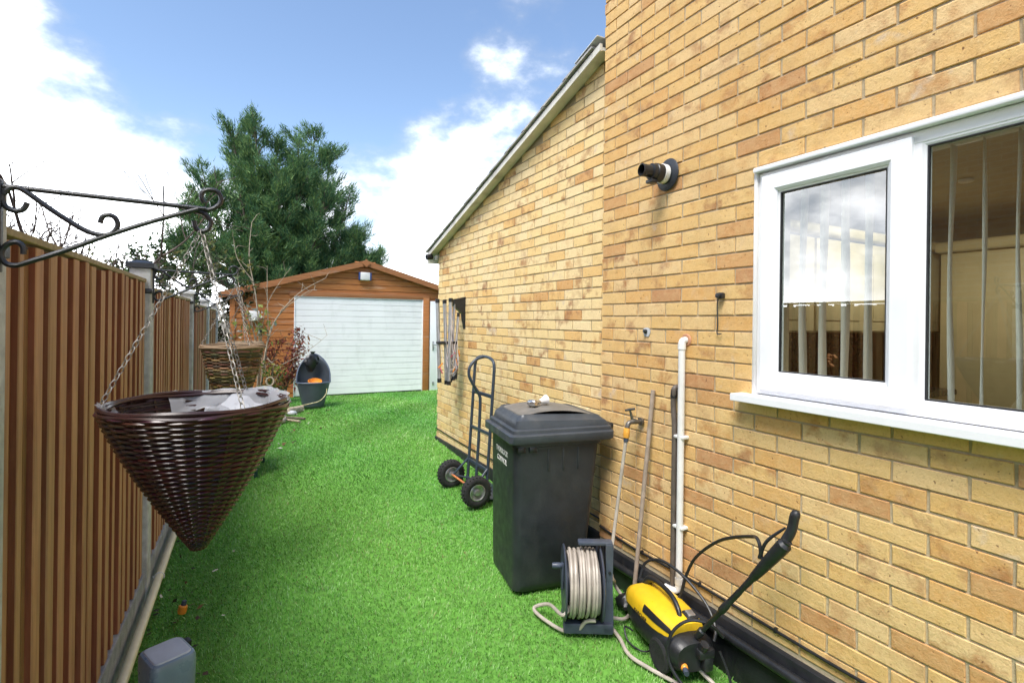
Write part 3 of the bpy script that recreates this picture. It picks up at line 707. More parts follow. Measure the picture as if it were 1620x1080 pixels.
# alarm box, small white box
t = thing('alarm_box', 'white alarm sounder box with blue ends under the garage ridge', 'alarm', (2.39, GY, 2.46))
mb = MB(); mb.rbb((2.29, GY - .075, 2.465), (2.49, GY + .014, 2.635), .018, 3); part('cover', mb, 'white_plastic', t)
for s in (-1, 1): mb = MB(); mb.rbox((2.39 + s * .115, GY - .03, 2.55), (.028, .085, .165), .012, 3); part('end_strobe', mb, 'bluemetal', t)
t = thing('junction_box', 'small square white box on the garage boards behind bare stems', 'box', (.30, GY, 1.62))
mb = MB(); mb.rbb((.22, GY - .07, 1.60), (.40, GY + .013, 1.79), .01, 2); part('housing', mb, 'white_plastic', t)
mb = MB(); mb.lathe([(0, 0), (.03, 0), (.03, .012), (0, .012)], (.33, GY - .07, 1.65), (0, -1, 0), 14); part('lock', mb, 'steel', t)

# ------------------------------------------------------------------ fence
fence = thing('close_board_fence', 'brown close boarded timber fence with concrete posts along the left side', 'fence', tuple(F(3.5, .5, .03)))
posts = [-.45, 1.56, 3.55, 5.9, 8.0, 10.0]
FA = math.atan2(-FD[0], FD[1])             # z rotation of fence direction (+Y local)
FR = Matrix.Rotation(FA, 3, 'Z')
PH = [1.95, 1.95, 1.915, 1.87, 1.86, 1.85]
for k, t_ in enumerate(posts):
    c = F(t_ - .05, .54); mb = MB(); h = PH[k]; zb = g(c.x, c.y) - .12
    mb.rbox((c.x, c.y, (h + zb) / 2), (.10, .10, h - zb), .008, 2, rot=FR, smooth=False); p = part('post', mb, 'concrete', fence)
    mb = MB(); r1 = [FR @ Vector(q) + Vector((c.x, c.y, 0)) for q in ((-.064, -.064, h + .002), (.064, -.064, h + .002), (.064, .064, h + .002), (-.064, .064, h + .002))]
    r2 = [v + Vector((0, 0, .025)) for v in r1]; r3 = [Vector((c.x, c.y, h + .05)) + (v - Vector((c.x, c.y, h + .027))) * .35 for v in r2]
    for v in r3: v.z = h + .045
    mb.loft([r1, r2, r3], smooth=False)
    if k > 1: part('post_cap', mb, 'black_iron' if k == 2 else 'concrete', p)
    mb = MB()
    for zc in (1.79,): mb.rbox((c.x, c.y, zc), (.108, .108, .028), .004, rot=FR)
    if k in (1, 2, 3): part('bracket_strap', mb, 'black_iron', p)
def fboard(wd, th, h, face, side, back=0.):
    """vertical board: local y across, passage side +x; face and edges carry different wood tones"""
    m = MB(); m.cur = (random.random(), random.random(), random.random()); c = .0025; j = lambda: random.uniform(-.0015, .0015)
    P = [(back, 0), (th - c + j(), 0), (th + j(), c), (th + j(), wd - c), (th - c + j(), wd), (back, wd)]; n = len(P)
    vs = [(x, y, 0) for x, y in P] + [(x + j(), y + j(), h) for x, y in P]
    m.curm = 1; m.add([vs[q] for q in (0, 1, 7, 6)], [(0, 1, 2, 3)]); m.add([vs[q] for q in (4, 5, 11, 10)], [(0, 1, 2, 3)]); m.add(vs[6:], [(0, 1, 2, 3, 4, 5)])
    m.curm = 0
    for q in (1, 2, 3): m.add([vs[q], vs[q + 1], vs[n + q + 1], vs[n + q]], [(0, 1, 2, 3)])
    return mesh_from(m, 'board', [face, side])
for k in range(len(posts) - 1):
    ta, tb = posts[k] + .005, posts[k + 1] - .105; ga_ = g(fence_x(ta), ta); zlo = [.26, .26, .25, .25, .24][k]; zhi = [1.835, 1.835, 1.80, 1.77, 1.76][k]
    mb = MB(); cm = F((ta + tb) / 2, .56)
    for zc in (.5, 1.05, 1.6): mb.box((cm.x, cm.y, zc), (.03, tb - ta - .01, .07), rot=FR)
    pan = part('fence_panel', mb, 'fence_rail', fence)
    mb = MB(); c2 = F((ta + tb) / 2, .535); mb.cur = (.5, .5, .5); mb.rbox((c2.x, c2.y, zhi + .012), (.05, tb - ta - .002, .02), .003, rot=FR, smooth=False); part('capping_rail', mb, 'fence_rail', pan)
    mb = MB(); c3 = F((ta + tb) / 2, .525); zg = ga_ - .08; mb.rbox((c3.x, c3.y, (zlo - .004 + zg) / 2), (.05, tb - ta - .004, zlo - .004 - zg), .006, 2, rot=FR, smooth=False); part('gravel_board', mb, 'gravel_grey', fence)
    pitch = .105; nb_ = int((tb - ta) / pitch); pitch = (tb - ta) / nb_; hgt = zhi - zlo
    var = [fboard(random.uniform(.036, .062), random.uniform(.016, .026), hgt, 'fence_tan', 'fence_red') for q in range(12)]
    bvar = [fboard(pitch - .003, random.uniform(.001, .003), hgt - .01, 'fence_olive', 'fence_olive', -.012) for q in range(8)]
    for q in range(nb_):
        for me_, dt, nm in ((random.choice(bvar), .0015, 'back_board'), (random.choice(var), random.uniform(.018, .032), 'board')):
            o = bpy.data.objects.new(nm, me_); COL.objects.link(o); o.parent = pan
            o.location = F(ta + q * pitch + dt, .53, zlo + random.uniform(-.010, .004)) - fence.location; o.rotation_euler = (0, 0, FA)
# cream waste pipe along the foot of the fence
t = thing('waste_pipe', 'long cream plastic pipe strapped along the foot of the fence', 'pipe', tuple(F(3.0, .45, .1)))
pts = [F(tt, .455, .155 + .004 * math.sin(tt * 2)) for tt in np.arange(.2, 5.4, .25)]
mb = MB(); mb.tube(pts, .0205, 14); part('pipe', mb, 'cream_plastic', t)
for tt in (3.6,):
    c = F(tt, .455, .155); mb = MB(); ring = [c + FR @ Vector((math.cos(a) * .024, 0, math.sin(a) * .024)) for a in np.linspace(-.5, 3.6, 12)]; ring.append(F(tt, .487, .165)); mb.tube(ring, .004, 6); part('strap', mb, 'white_plastic', t)
for tt in (1.2, 2.4, 4.6):
    c = F(tt, .455, .155); mb = MB(); mb.rbox(F(tt, .48, .155), (.035, .02, .05), .004, rot=FR); part('clip', mb, 'cream_plastic', t)

# ------------------------------------------------------------------ hanging basket brackets
BR = dict(arm=[(-.469, 1.938), (-.071, 1.93)],
 end=[(-.112, 1.927), (-.067, 1.929), (-.046, 1.941), (-.037, 1.958), (-.044, 1.977), (-.061, 1.982), (-.078, 1.975), (-.082, 1.96), (-.075, 1.946)],
 diag=[(-.427, 1.788), (-.428, 1.805), (-.438, 1.814), (-.452, 1.81), (-.463, 1.796), (-.464, 1.779), (-.456, 1.765), (-.439, 1.762), (-.416, 1.772), (-.353, 1.802), (-.28, 1.841), (-.191, 1.884), (-.112, 1.918), (-.088, 1.928)],
 hook=[(-.112, 1.925), (-.079, 1.921), (-.065, 1.908), (-.06, 1.897), (-.066, 1.879), (-.081, 1.872), (-.093, 1.879), (-.098, 1.898)],
 inner=[(-.462, 1.92), (-.45, 1.936), (-.434, 1.936), (-.414, 1.922), (-.371, 1.888), (-.319, 1.853), (-.287, 1.844), (-.266, 1.85), (-.255, 1.868), (-.259, 1.886), (-.271, 1.893), (-.284, 1.888), (-.289, 1.872)],
 small=[(-.463, 1.933), (-.465, 1.911), (-.459, 1.893), (-.443, 1.885), (-.429, 1.89), (-.422, 1.906)])
NM = dict(arm='top_arm', end='end_scroll', diag='brace', hook='hook', inner='scroll', small='scroll')
BS = 1.51 / 1.57
for k in BR: BR[k] = [(x * BS, 1.65 + (z - 1.65) * BS) for x, z in BR[k]]
p1 = F(1.51, .487)
br = thing('hanging_bracket', 'large black wrought iron scroll bracket on the nearest fence post', 'bracket', (p1.x, 1.51, 1.756), 0, 'scroll brackets on the fence posts')
for k, pts in BR.items():
    mb = MB(); mb.tube(smoothpath([(x, 1.51 + (.0035 if k in ('end', 'hook') else (-.003 if k in ('diag', 'inner') else 0)), z) for x, z in pts], 5), .0056, 8); part(NM[k], mb, 'black_iron', br)
mb = MB(); mb.rbb((-.462, 1.502, 1.742), (-.447, 1.518, 1.94), .002); part('back_bar', mb, 'black_iron', br)
for k, (tt, dz, lab) in enumerate(((3.50, -.02, 'black iron scroll bracket on the second concrete fence post'), (5.85, -.055, 'small far scroll bracket on the third concrete fence post'))):
    c = copy_tree(br); q = F(tt, .487); c.location = (q.x, q.y, 1.76 + dz); c['label'] = lab

def chain(a, b_, link=.021, r=.00145, sag=0.):
    m = MB(); a, b_ = Vector(a), Vector(b_); d = (b_ - a); n = max(2, int(d.length / (link * .78))); t = d.normalized(); u = t.orthogonal().normalized(); v = t.cross(u)
    for i in range(n):
        c = a + d * ((i + .5) / n) + Vector((0, 0, -sag * math.sin(math.pi * (i + .5) / n))); s_ = u if i % 2 else v
        m.tube([c + t * (math.cos(q) * link * .5) + s_ * (math.sin(q) * link * .26) for q in np.arange(0, 2 * math.pi - .01, math.pi / 5)], r, 4, closed=True)
    return m
def weave(mb, c, prof, nr, ribs, cols, rad, amp, seg_per=4, jit=0.):
    """horizontal strands woven in and out of upright ribs; prof(t)-> (radius, z) for t in 0..1 from rim to foot"""
    for i in range(nr):
        t = (i + .5) / nr; r_, z = prof(t); n = ribs * seg_per; mb.cur = tuple(x * random.uniform(.6, 1.4) for x in random.choice(cols)); pts = []; jz = [random.uniform(-jit, jit) for q in range(8)]
        for k in range(n):
            a = 2 * math.pi * k / n; w_ = math.cos(ribs * a / 2 * 1.0 + (i % 2) * math.pi)
            rr = r_ + amp * w_ * min(1, r_ / .08); dz = jz[int(a / 6.2832 * 8) % 8]
            pts.append((c[0] + rr * math.cos(a), c[1] + rr * math.sin(a), c[2] + z + dz))
        mb.tube(pts, rad, 5, closed=True)
def basket(name, label, c, Rr, H, prof, nr, ribs, cols, mat, rad, amp, jit, rimcol, hook, angs, group):
    t = thing(name, label, 'hanging basket', (c[0], c[1], c[2] - H), 0, group)
    mb = MB(); weave(mb, c, prof, nr, ribs, cols, rad, amp, 4, jit); o = part('weave', mb, mat, t); o['kind'] = 'stuff'
    mb = MB(); mb.cur = rimcol
    for q, (dr, dz) in enumerate(((.004, 0), (-.006, .004), (.0, .009))):
        mb.tube([(c[0] + (Rr + dr + .002 * math.sin(7 * a + q)) * math.cos(a), c[1] + (Rr + dr) * math.sin(a), c[2] + dz + .002 * math.sin(5 * a + q * 2)) for a in np.arange(0, 6.283, 6.2832 / 64)], rad * 1.35, 6, closed=True)
    part('rim', mb, mat, t)
    for k in range(ribs // 2):
        a = 2 * math.pi * (k + .5) * 2 / ribs; mb = MB(); mb.cur = rimcol
        mb.tube([(c[0] + prof(q)[0] * math.cos(a), c[1] + prof(q)[0] * math.sin(a), c[2] + prof(q)[1]) for q in np.linspace(0, 1, 9)], rad * 1.1, 5); part('rib', mb, mat, t)
    for a in angs:
        part('chain', chain((c[0] + Rr * math.cos(a), c[1] + Rr * math.sin(a), c[2] + .008), hook), 'chain_metal', t)
    return t
dk = [(.036, .014, .014), (.028, .011, .012), (.046, .018, .017)]
def p_cone(t): return (.190 * (1 - t) ** .93 * (1 + .06 * math.sin(math.pi * t)) + .014, -.355 * t)
bc = (-.076, 1.515, 1.432)
bk1 = basket('hanging_basket', 'glossy dark brown rattan cone basket with crumpled plastic liner', bc, .199, .36, p_cone, 58, 26, dk, 'rattan', .0040, .0034, 0, (.032, .013, .012), (-.0775, 1.513, 1.867), (R(185), R(-62), R(58)), 'hanging baskets')
mb = MB(); rg = []
for i in range(9):
    row_ = []
    for k in range(57):
        a = 2 * math.pi * k / 56; f = i / 8; hv = .62 + .38 * math.sin(a * 1.0 + .5) + .25 * math.sin(3 * a + 1)
        depth = (.055 + .05 * hv) * f; rr = (p_cone(min(.9, depth / .355))[0] - .012) + (.004 if i else .012) + .007 * math.sin(11 * a + 3 * f) + random.uniform(-.005, .005)
        z = bc[2] + .012 - depth + random.uniform(-.004, .004) + (.012 * max(0, math.sin(2 * a + .4)) if i < 2 else 0)
        row_.append((bc[0] + rr * math.cos(a), bc[1] + rr * math.sin(a), z))
    rg.append(row_)
vs = [p for r_ in rg for p in r_]; fs = []
for i in range(8):
    for k in range(56):
        a = k / 56 * 360
        if (300 < a or a < 75) or (160 < a < 200 and i < 3) or (75 <= a < 110 and i < 4): fs.append((i * 57 + k, i * 57 + k + 1, (i + 1) * 57 + k + 1, (i + 1) * 57 + k))
mb.add(vs, fs, True); o = part('plastic_liner', mb, 'liner', bk1); o['kind'] = 'stuff'
for q in range(1):                                             # loose folds of film slumped across the opening
    gx_ = []; mb = MB()
    for i in range(13):
        for k in range(9):
            u_, v_ = i / 12, k / 8; x = bc[0] + .01 + .165 * u_ - .02 * q; y = bc[1] - .10 + .20 * v_ + .04 * q
            gx_.append((x + random.uniform(-.006, .006), y, bc[2] - .004 - .05 * math.sin(math.pi * v_) * (1 - u_ * .4) - .022 * q + .018 * math.sin(9 * u_ + 4 * v_ + q) + random.uniform(-.006, .006)))
    mb.add(gx_, [(i * 9 + k, i * 9 + k + 1, (i + 1) * 9 + k + 1, (i + 1) * 9 + k) for i in range(12) for k in range(8) if math.hypot(gx_[i * 9 + k][0] - bc[0], gx_[i * 9 + k][1] - bc[1]) < .15], True); part('liner_fold', mb, 'liner', bk1)
tw = [(.17, .105, .055), (.11, .062, .032), (.24, .155, .09), (.08, .045, .026)]
def p_buck(t): return (.165 - .07 * t - .004 * math.sin(t * 9), -.275 * t)
h2 = F(3.60, .10)
basket('hanging_basket', 'tapered brown wicker basket hanging from the second bracket', (-.012, 3.50, 1.478), .165, .275, p_buck, 30, 20, tw, 'wicker', .0058, .005, .004, (.22, .15, .09), (-.0, 3.515, 1.847), (R(180), R(-60), R(50)), 'hanging baskets')
def p_buck3(t): return (.195 - .06 * t, -.26 * t)
basket('hanging_basket', 'furthest wicker basket, only its rim showing behind the tapered one', (.047, 5.86, 1.397), .197, .26, p_buck3, 26, 20, tw, 'wicker', .0062, .005, .004, (.26, .19, .12), (.053, 5.866, 1.812), (R(160), R(-80), R(40)), 'hanging baskets')

# ------------------------------------------------------------------ wheelie bin
def local_ground(x, y): return g(x, y) + .012
bx, by = 1.425, 2.63; bz = g(1.65, 2.85) + .004
wb = thing('wheelie_bin', 'dark grey council wheelie bin standing against the brick corner', 'bin', (bx, by, bz), R(-9.4))
W_, D_ = .49, .545
rings = []
for z, f, b_, s in ((0, .02, .43, .035), (.015, .0, .445, .02), (.05, .0, .45, .012), (.45, -.004, .495, .006), (.80, -.008, .53, 0), (.845, -.008, .535, 0), (.85, -.02, .548, -.012), (.885, -.02, .552, -.012)):
    rings.append(rrect(f, b_, s, W_ - s, z, .045, 4))
mb = MB(); mb.loft(rings); body = part('body', mb, 'bin_plastic', wb, False)
for x in (.20, .295, .39): mb = MB(); mb.rbox((x, .004, .765), (.012, .016, .13), .004); part('rib', mb, 'bin_plastic', body, False)
for x in (.03, .10): mb = MB(); mb.rbox((x, -.004, .835), (.05, .02, .035), .006); part('grip_notch', mb, 'black_plastic', body, False)
def zt(o, s_):
    return lambda x, y: .985 + o + s_ * (1 - ((x - .26) / .34) ** 2)
lr = [rrect(-.042, .60, -.034, W_ + .034, .872, .03, 4), rrect(-.048, .615, -.038, W_ + .038, .880, .03, 4), rrect(-.046, .618, -.036, W_ + .036, .918, .03, 4), rrect(-.040, .617, -.031, W_ + .031, .923, .03, 4), rrect(-.022, .616, -.014, W_ + .014, .926, .03, 4),
      rrect(-.021, .612, -.013, W_ + .013, .944, .03, 4), rrect(-.017, .61, -.009, W_ + .009, .948, .03, 4), rrect(.0, .605, .006, W_ - .006, .951, .03, 4), rrect(.001, .60, .007, W_ - .007, .964, .03, 4),
      rrect(.008, .59, .014, W_ - .014, 0, .03, 4, zt(-.012, .045)), rrect(.028, .575, .036, W_ - .036, 0, .03, 4, zt(-.006, .058)), rrect(.034, .555, .042, W_ - .042, 0, .03, 4, zt(.004, .060)), rrect(.042, .545, .050, W_ - .050, 0, .03, 4, zt(.004, .060)), rrect(.05, .53, .06, W_ - .06, 0, .03, 4, zt(-.006, .060))]
mb = MB(); mb.loft(lr, True, False); lid = part('lid', mb, 'lid_plastic', wb, False)
# top panel follows the crown
mb = MB(); nx = 14; pv = []
for i in range(nx + 1):
    x = .045 + (.49) * i / nx
    for y in (.055, W_ - .055): pv.append((x, y, zt(-.004, .0605)(x, y)))
mb.add(pv, [(2 * i, 2 * i + 1, 2 * i + 3, 2 * i + 2) for i in range(nx)], True); part('lid_panel', mb, 'lid_panel', lid, False)
mb = MB(); mb.tube([(.59, .06, .93), (.64, .06, .935), (.64, W_ - .06, .935), (.59, W_ - .06, .93)], .016, 10); part('push_handle', mb, 'bin_plastic', wb, False)
mb = MB(); mb.rbox((.58, W_ / 2, .9), (.06, .3, .04), .008); part('hinge', mb, 'bin_plastic', wb, False)
for y in (-.012, W_ - .04):
    mb = MB(); mb.lathe([(.02, 0), (.07, 0), (.09, .006), (.098, .016), (.098, .036), (.09, .046), (.07, .052), (.02, .052)], (.40, y, .098), (0, 1, 0), 24)
    wh_ = part('wheel', mb, 'rubber', wb, False)
m4 = Matrix.Translation((-.0098, .245, .775)) @ Matrix.Rotation(R(-90), 4, 'Z') @ Matrix.Rotation(R(90), 4, 'X')
text_part('THURROCK', .046, 'white_plastic', body, m4, sx=.95)
m4 = Matrix.Translation((-.0092, .245, .722)) @ Matrix.Rotation(R(-90), 4, 'Z') @ Matrix.Rotation(R(90), 4, 'X')
text_part('COUNCIL', .046, 'white_plastic', body, m4, sx=.95)
# metal fitting on the lid
RB = Matrix.Rotation(R(-9.4), 3, 'Z'); tl = lambda x, y, z: RB @ Vector((x, y, z)) + Vector((bx, by, bz))
c = tl(.21, .25, zt(-.003, .0605)(.21, 0)); t = thing('metal_fitting', 'chrome and white tap fitting lying on the bin lid', 'fitting', tuple(c))
mb = MB(); mb.lathe([(0, -.03), (.016, -.03), (.022, -.022), (.022, .022), (.016, .03), (0, .03)], c + Vector((-.035, -.02, .024)), (.35, -.9, .1), 16); part('knob', mb, 'chrome', t)
mb = MB(); mb.tube([c + Vector((-.04, -.01, .02)), c + Vector((.0, .0, .022)), c + Vector((.05, .01, .026))], [.012, .009, .013], 10); part('stem', mb, 'chrome', t)
mb = MB(); mb.lathe([(0, 0), (.012, 0), (.017, .02), (.03, .05), (.031, .055), (0, .05)], c + Vector((.035, .008, .026)), (.93, .1, .16), 16); part('cone', mb, 'white_plastic', t)
mb = MB(); mb.rbox(c + Vector((-.005, -.012, .007)), (.075, .02, .013), .005, rz=.3); part('lever', mb, 'chrome', t)

# ------------------------------------------------------------------ hose reel
rx0, ry0 = 1.535, 2.285; rzz = g(rx0 + .1, ry0) + .016
hr_ = thing('hose_reel', 'blue grey hose reel wound with beige hose in front of the bin', 'hose reel', (rx0, ry0, rzz), R(-29))
mb = MB(); mb.rbox((.118, -.05, .03), (.255, .05, .055), .01); mb.rbox((.118, .095, .02), (.255, .05, .036), .01); mb.rbox((.215, .02, .024), (.055, .19, .045), .01); part('base', mb, 'reel_plastic', hr_, False)
mb = MB(); mb.loft([[(.196, -.06, .03), (.246, -.06, .03), (.246, .07, .03), (.196, .07, .03)], [(.200, -.045, .13), (.246, -.045, .13), (.246, .055, .13), (.200, .055, .13)], [(.212, -.03, .25), (.244, -.03, .25), (.244, .035, .25), (.212, .035, .25)], [(.206, -.032, .44), (.246, -.032, .44), (.246, .032, .44), (.206, .032, .44)]], smooth=False)
up_ = part('upright', mb, 'reel_plastic', hr_, False)
mb = MB(); mb.lathe([(0, 0), (.008, 0), (.008, .004), (0, .005)], (.228, -.032, .30), (0, -1, 0), 10); part('screw', mb, 'black_plastic', up_, False)
mb = MB(); mb.rbox((.155, 0, .442), (.18, .05, .022), .008); part('carry_handle', mb, 'reel_plastic', hr_, False)
AX = .235
for x in (-.004, .182):
    mb = MB(); mb.lathe([(.03, -.003), (.11, -.003), (.178, -.005), (.184, 0), (.178, .005), (.11, .003), (.03, .003)], (x, 0, AX), (1, 0, 0), 36); part('drum_flange', mb, 'reel_plastic', hr_, False)
mb = MB(); mb.cyl((-.01, 0, AX), (.21, 0, AX), .03, 16); mb.lathe([(.10, 0), (.10, .17)], (.005, 0, AX), (1, 0, 0), 24); part('drum_core', mb, 'reel_plastic', hr_, False)
mb = MB(); mb.rbox((-.016, -.04, AX + .05), (.012, .03, .13), .004); mb.lathe([(0, 0), (.012, 0), (.015, .01), (.015, .04), (.012, .05), (0, .05)], (-.02, -.05, AX + .105), (-1, 0, 0), 12); part('crank', mb, 'reel_plastic', hr_, False)
pts = []
for lay, (r_, tn) in enumerate(((.128, 9.5), (.145, 9), (.160, 7.2))):
    for q in range(int(tn * 18)):
        a = q / 18 * 2 * math.pi; f = q / (tn * 18); f = f if lay % 2 == 0 else 1 - f
        pts.append((.012 + f * .155 + .004 * math.sin(a * .37 + lay), (r_ + .004 * math.sin(a * .61 + 2 * lay)) * math.cos(a), AX - (r_ + .003 * math.cos(a * .83)) * math.sin(a)))
mb = MB(); mb.tube(pts, .0088, 7); part('hose_coil', mb, 'hose', hr_, False)
# cross-over turn
RR = Matrix.Rotation(R(-29), 3, 'Z'); rl = lambda x, y, z: RR @ Vector((x, y, z)) + Vector((rx0, ry0, rzz))
def gz(x, y, h=.02): return Vector((x, y, g(x, y) + h))
mb = MB(); mb.tube(smoothpath([rl(.02, -.10, .16), rl(-.02, -.13, .13), gz(1.50, 2.40 - .02, .09), gz(1.462, 2.47, .035), gz(1.455, 2.40, .03), gz(1.50, 2.25, .028), gz(1.56, 2.20, .04), rl(.10, -.085, .075), rl(.15, -.10, .09)], 7), .0095, 8)
single('garden_hose', mb, 'hose', 'loop of beige hose lying on the turf left of the reel', 'hose', 'beige garden hoses')
# supply hose: reel right side -> turf -> pressure washer inlet
mb = MB(); mb.tube(smoothpath([rl(.20, .08, .26), rl(.27, .10, .2), gz(1.93, 2.36, .10), gz(1.945, 2.25, .03), gz(1.86, 2.19, .028), gz(1.775, 2.20, .05), rl(.245, .0, .06)], 7), .0095, 8)
single('garden_hose', mb, 'hose', 'beige hose looping over turf between reel and washer', 'hose', 'beige garden hoses')
mb = MB(); mb.tube(smoothpath([gz(1.742, 2.16, .03), gz(1.735, 2.08, .022), gz(1.70, 1.97, .02), gz(1.72, 1.87, .02), gz(1.76, 1.76, .02), gz(1.80, 1.66, .02), gz(1.86, 1.60, .022), gz(1.905, 1.625, .03), gz(1.90, 1.69, .05), Vector((1.875, 1.735, g(1.87, 1.73) + .085))], 7), .0095, 8)
single('garden_hose', mb, 'hose', 'beige hose trailing towards the camera in front of the yellow washer', 'hose', 'beige garden hoses')

# ------------------------------------------------------------------ pressure washer, long axis roughly along the wall
wx0, wy_0 = 1.905, 1.95; wz_ = g(1.88, 1.95) + .02
pw = thing('pressure_washer', 'yellow and black pressure washer lying beside the plinth', 'pressure washer', (wx0, wy_0, wz_), R(-102)); pw.scale = (.97, .84, .88)
def sec(x, hw, z0, z1, p=2.6, n=20):
    pts = []
    for k in range(n):
        a = 2 * math.pi * k / n; ca, sa = math.cos(a), math.sin(a)
        pts.append((x, hw * math.copysign(abs(ca) ** (2 / p), ca), (z0 + z1) / 2 + (z1 - z0) / 2 * math.copysign(abs(sa) ** (2 / p), sa)))
    return pts
mb = MB(); mb.loft([sec(-.275, .03, .07, .13), sec(-.262, .075, .045, .165), (sec(-.22, .105, .03, .19)), sec(-.12, .140, .02, .205), sec(.02, .148, .02, .215), sec(.15, .146, .02, .215), sec(.24, .135, .03, .21), sec(.27, .11, .045, .19)])
hull = part('hull', mb, 'black_plastic', pw, False)
def shell(x, hw, z0, z1, n=13):
    pts = []
    for k in range(n):
        a = math.pi * k / (n - 1); ca, sa = math.cos(a), math.sin(a)
        pts.append((x, hw * math.copysign(abs(ca) ** .62, ca), z0 + (z1 - z0) * abs(sa) ** .6))
    return pts
rows = [shell(-.282, .02, .125, .15), shell(-.272, .07, .13, .19), shell(-.25, .098, .14, .222), shell(-.20, .118, .15, .25), shell(-.11, .134, .158, .27), shell(.0, .138, .16, .278), shell(.10, .134, .165, .272), shell(.17, .122, .172, .262), shell(.205, .105, .18, .25)]
mb = MB(); n = 13; vs = [p for r_ in rows for p in r_]
fs = [(i * n + k, i * n + k + 1, (i + 1) * n + k + 1, (i + 1) * n + k) for i in range(len(rows) - 1) for k in range(n - 1)] + [tuple((len(rows) - 1) * n + k for k in range(n))]
mb.add(vs, fs, True); cover = part('top_cover', mb, 'yellow_plastic', pw, False)
# black inset panel and lettering on the side that faces the passage (local -y after rotation faces -x)
def side_strip(x0, x1, f0, f1, off, m_, nm):
    m = MB(); rr = []
    for i in range(9):
        x = x0 + (x1 - x0) * i / 8; sh = np.interp(x, [-.25, -.2, -.11, 0, .1, .17, .205], [.098, .118, .134, .138, .134, .122, .105]); z0 = np.interp(x, [-.25, -.11, 0, .1, .205], [.14, .158, .16, .165, .18]); z1 = np.interp(x, [-.25, -.2, -.11, 0, .1, .17, .205], [.222, .25, .27, .278, .272, .258, .24])
        rr.append([(x, SGN * (sh + off) * abs(math.cos(f)) ** .62, z0 + (z1 - z0 + off) * abs(math.sin(f)) ** .6) for f in np.linspace(f0, f1, 5)])
    vs = [p for q in rr for p in q]; m.add(vs, [(i * 5 + k, i * 5 + k + 1, (i + 1) * 5 + k + 1, (i + 1) * 5 + k) for i in range(8) for k in range(4)], True); return part(nm, m, m_, cover, False)
SGN = -1
side_strip(-.01, .2, .22, .62, .003, 'black_plastic', 'side_inset')
side_strip(-.20, .18, .0, .02, .004, 'black_plastic', 'cover_seam')
m4 = Matrix.Translation((-.03, -.1395, .178)) @ Matrix.Rotation(R(72), 4, 'X')
text_part('KARCHER', .022, 'black_plastic', cover, m4, sx=1.25)
mb = MB(); mb.tube(smoothpath([(-.20, .02, .235), (-.17, .015, .285), (-.10, .01, .315), (.0, .005, .325), (.08, .0, .315), (.13, -.005, .285), (.15, -.01, .255)], 5), [.03 - .016 * min(1, i / 12) for i in range(31)], 10); part('carry_handle', mb, 'grey_blue_plastic' if False else 'black_plastic', pw, False)
mb = MB(); mb.rbox((.16, .05, .262), (.06, .07, .018), .006, rot=Matrix.Rotation(R(14), 3, 'Y')); part('switch_panel', mb, 'black_plastic', cover, False)
mb = MB(); mb.rbox((.16, .05, .272), (.04, .045, .012), .004, rot=Matrix.Rotation(R(14), 3, 'Y')); part('rocker_switch', mb, 'steel', cover, False)
for y in (-.135, .135):
    mb = MB(); mb.lathe([(.0, -.012), (.05, -.014), (.07, -.016), (.082, -.008), (.082, .012), (.06, .016), (0, .016)], (.15, y, .072), (0, 1, 0), 24); part('wheel', mb, 'rubber', pw, False)
mb = MB(); mb.lathe([(.0, 0), (.016, 0), (.019, .01), (.019, .045), (.015, .05), (0, .05)], (.235, -.06, .085), (.9, -.3, -.15), 14); inl = part('hose_connector', mb, 'orange_plastic', pw, False)
mb = MB(); mb.lathe([(.0, 0), (.014, 0), (.014, .028), (0, .028)], (.28, -.075, .077), (.9, -.3, -.15), 12); part('connector_collar', mb, 'reel_plastic', inl, False)
mb = MB(); mb.rbox((.25, .05, .14), (.10, .10, .05), .012); mb.rbox((.26, .06, .09), (.08, .06, .08), .012); mb.tube([(.27, .03, .14), (.30, .03, .20)], .022, 10); part('gun_holder', mb, 'black_plastic', pw, False)
# spray gun and lance standing in the holder
ga0 = Vector((1.872, 1.69, .255)); ga1 = Vector((1.90, 1.33, .76)); ga2 = Vector((1.93, 1.285, .905))
t = thing('spray_gun', 'black spray gun with lance leaning up from the washer', 'spray gun', tuple(ga0))
d = ga1 - ga0; P = lambda f: ga0 + d * f
mb = MB(); mb.tube([P(-.05), P(0), P(.03), P(.04), P(.28), P(.30), P(.36), P(.38), P(.5), P(.53), P(.55), P(.7), P(.73)], [.0145, .0175, .0175, .011, .0115, .0165, .0165, .0135, .013, .013, .0115, .0145, .017], 12); part('lance', mb, 'black_plastic', t)
mb = MB(); mb.tube(smoothpath([P(.70), P(.80), P(.92), P(1.02), P(1.10)], 4), [.0165 + .0115 * math.sin(min(1, i / 14) * 1.5) - (.010 if i > 14 else 0) for i in range(17)], 12); part('gun_body', mb, 'black_plastic', t)
hnd = smoothpath([P(.98), P(1.03) + Vector((.004, .004, .0)), ga2 + Vector((-.006, .01, -.06)), ga2, ga2 + Vector((.004, -.012, .022))], 4)
mb = MB(); mb.tube(hnd, [.019] * 8 + [.0185] * 6 + [.016, .013, .008], 12); part('grip', mb, 'black_plastic', t)
mb = MB(); mb.tube(smoothpath([P(.86) + Vector((-.004, .028, .012)), P(.98) + Vector((-.004, .042, .03)), ga2 + Vector((-.004, .035, -.055))], 5), [.008, .008, .008, .007, .007, .007, .007, .006, .006, .005, .004], 8); part('trigger', mb, 'black_plastic', t)
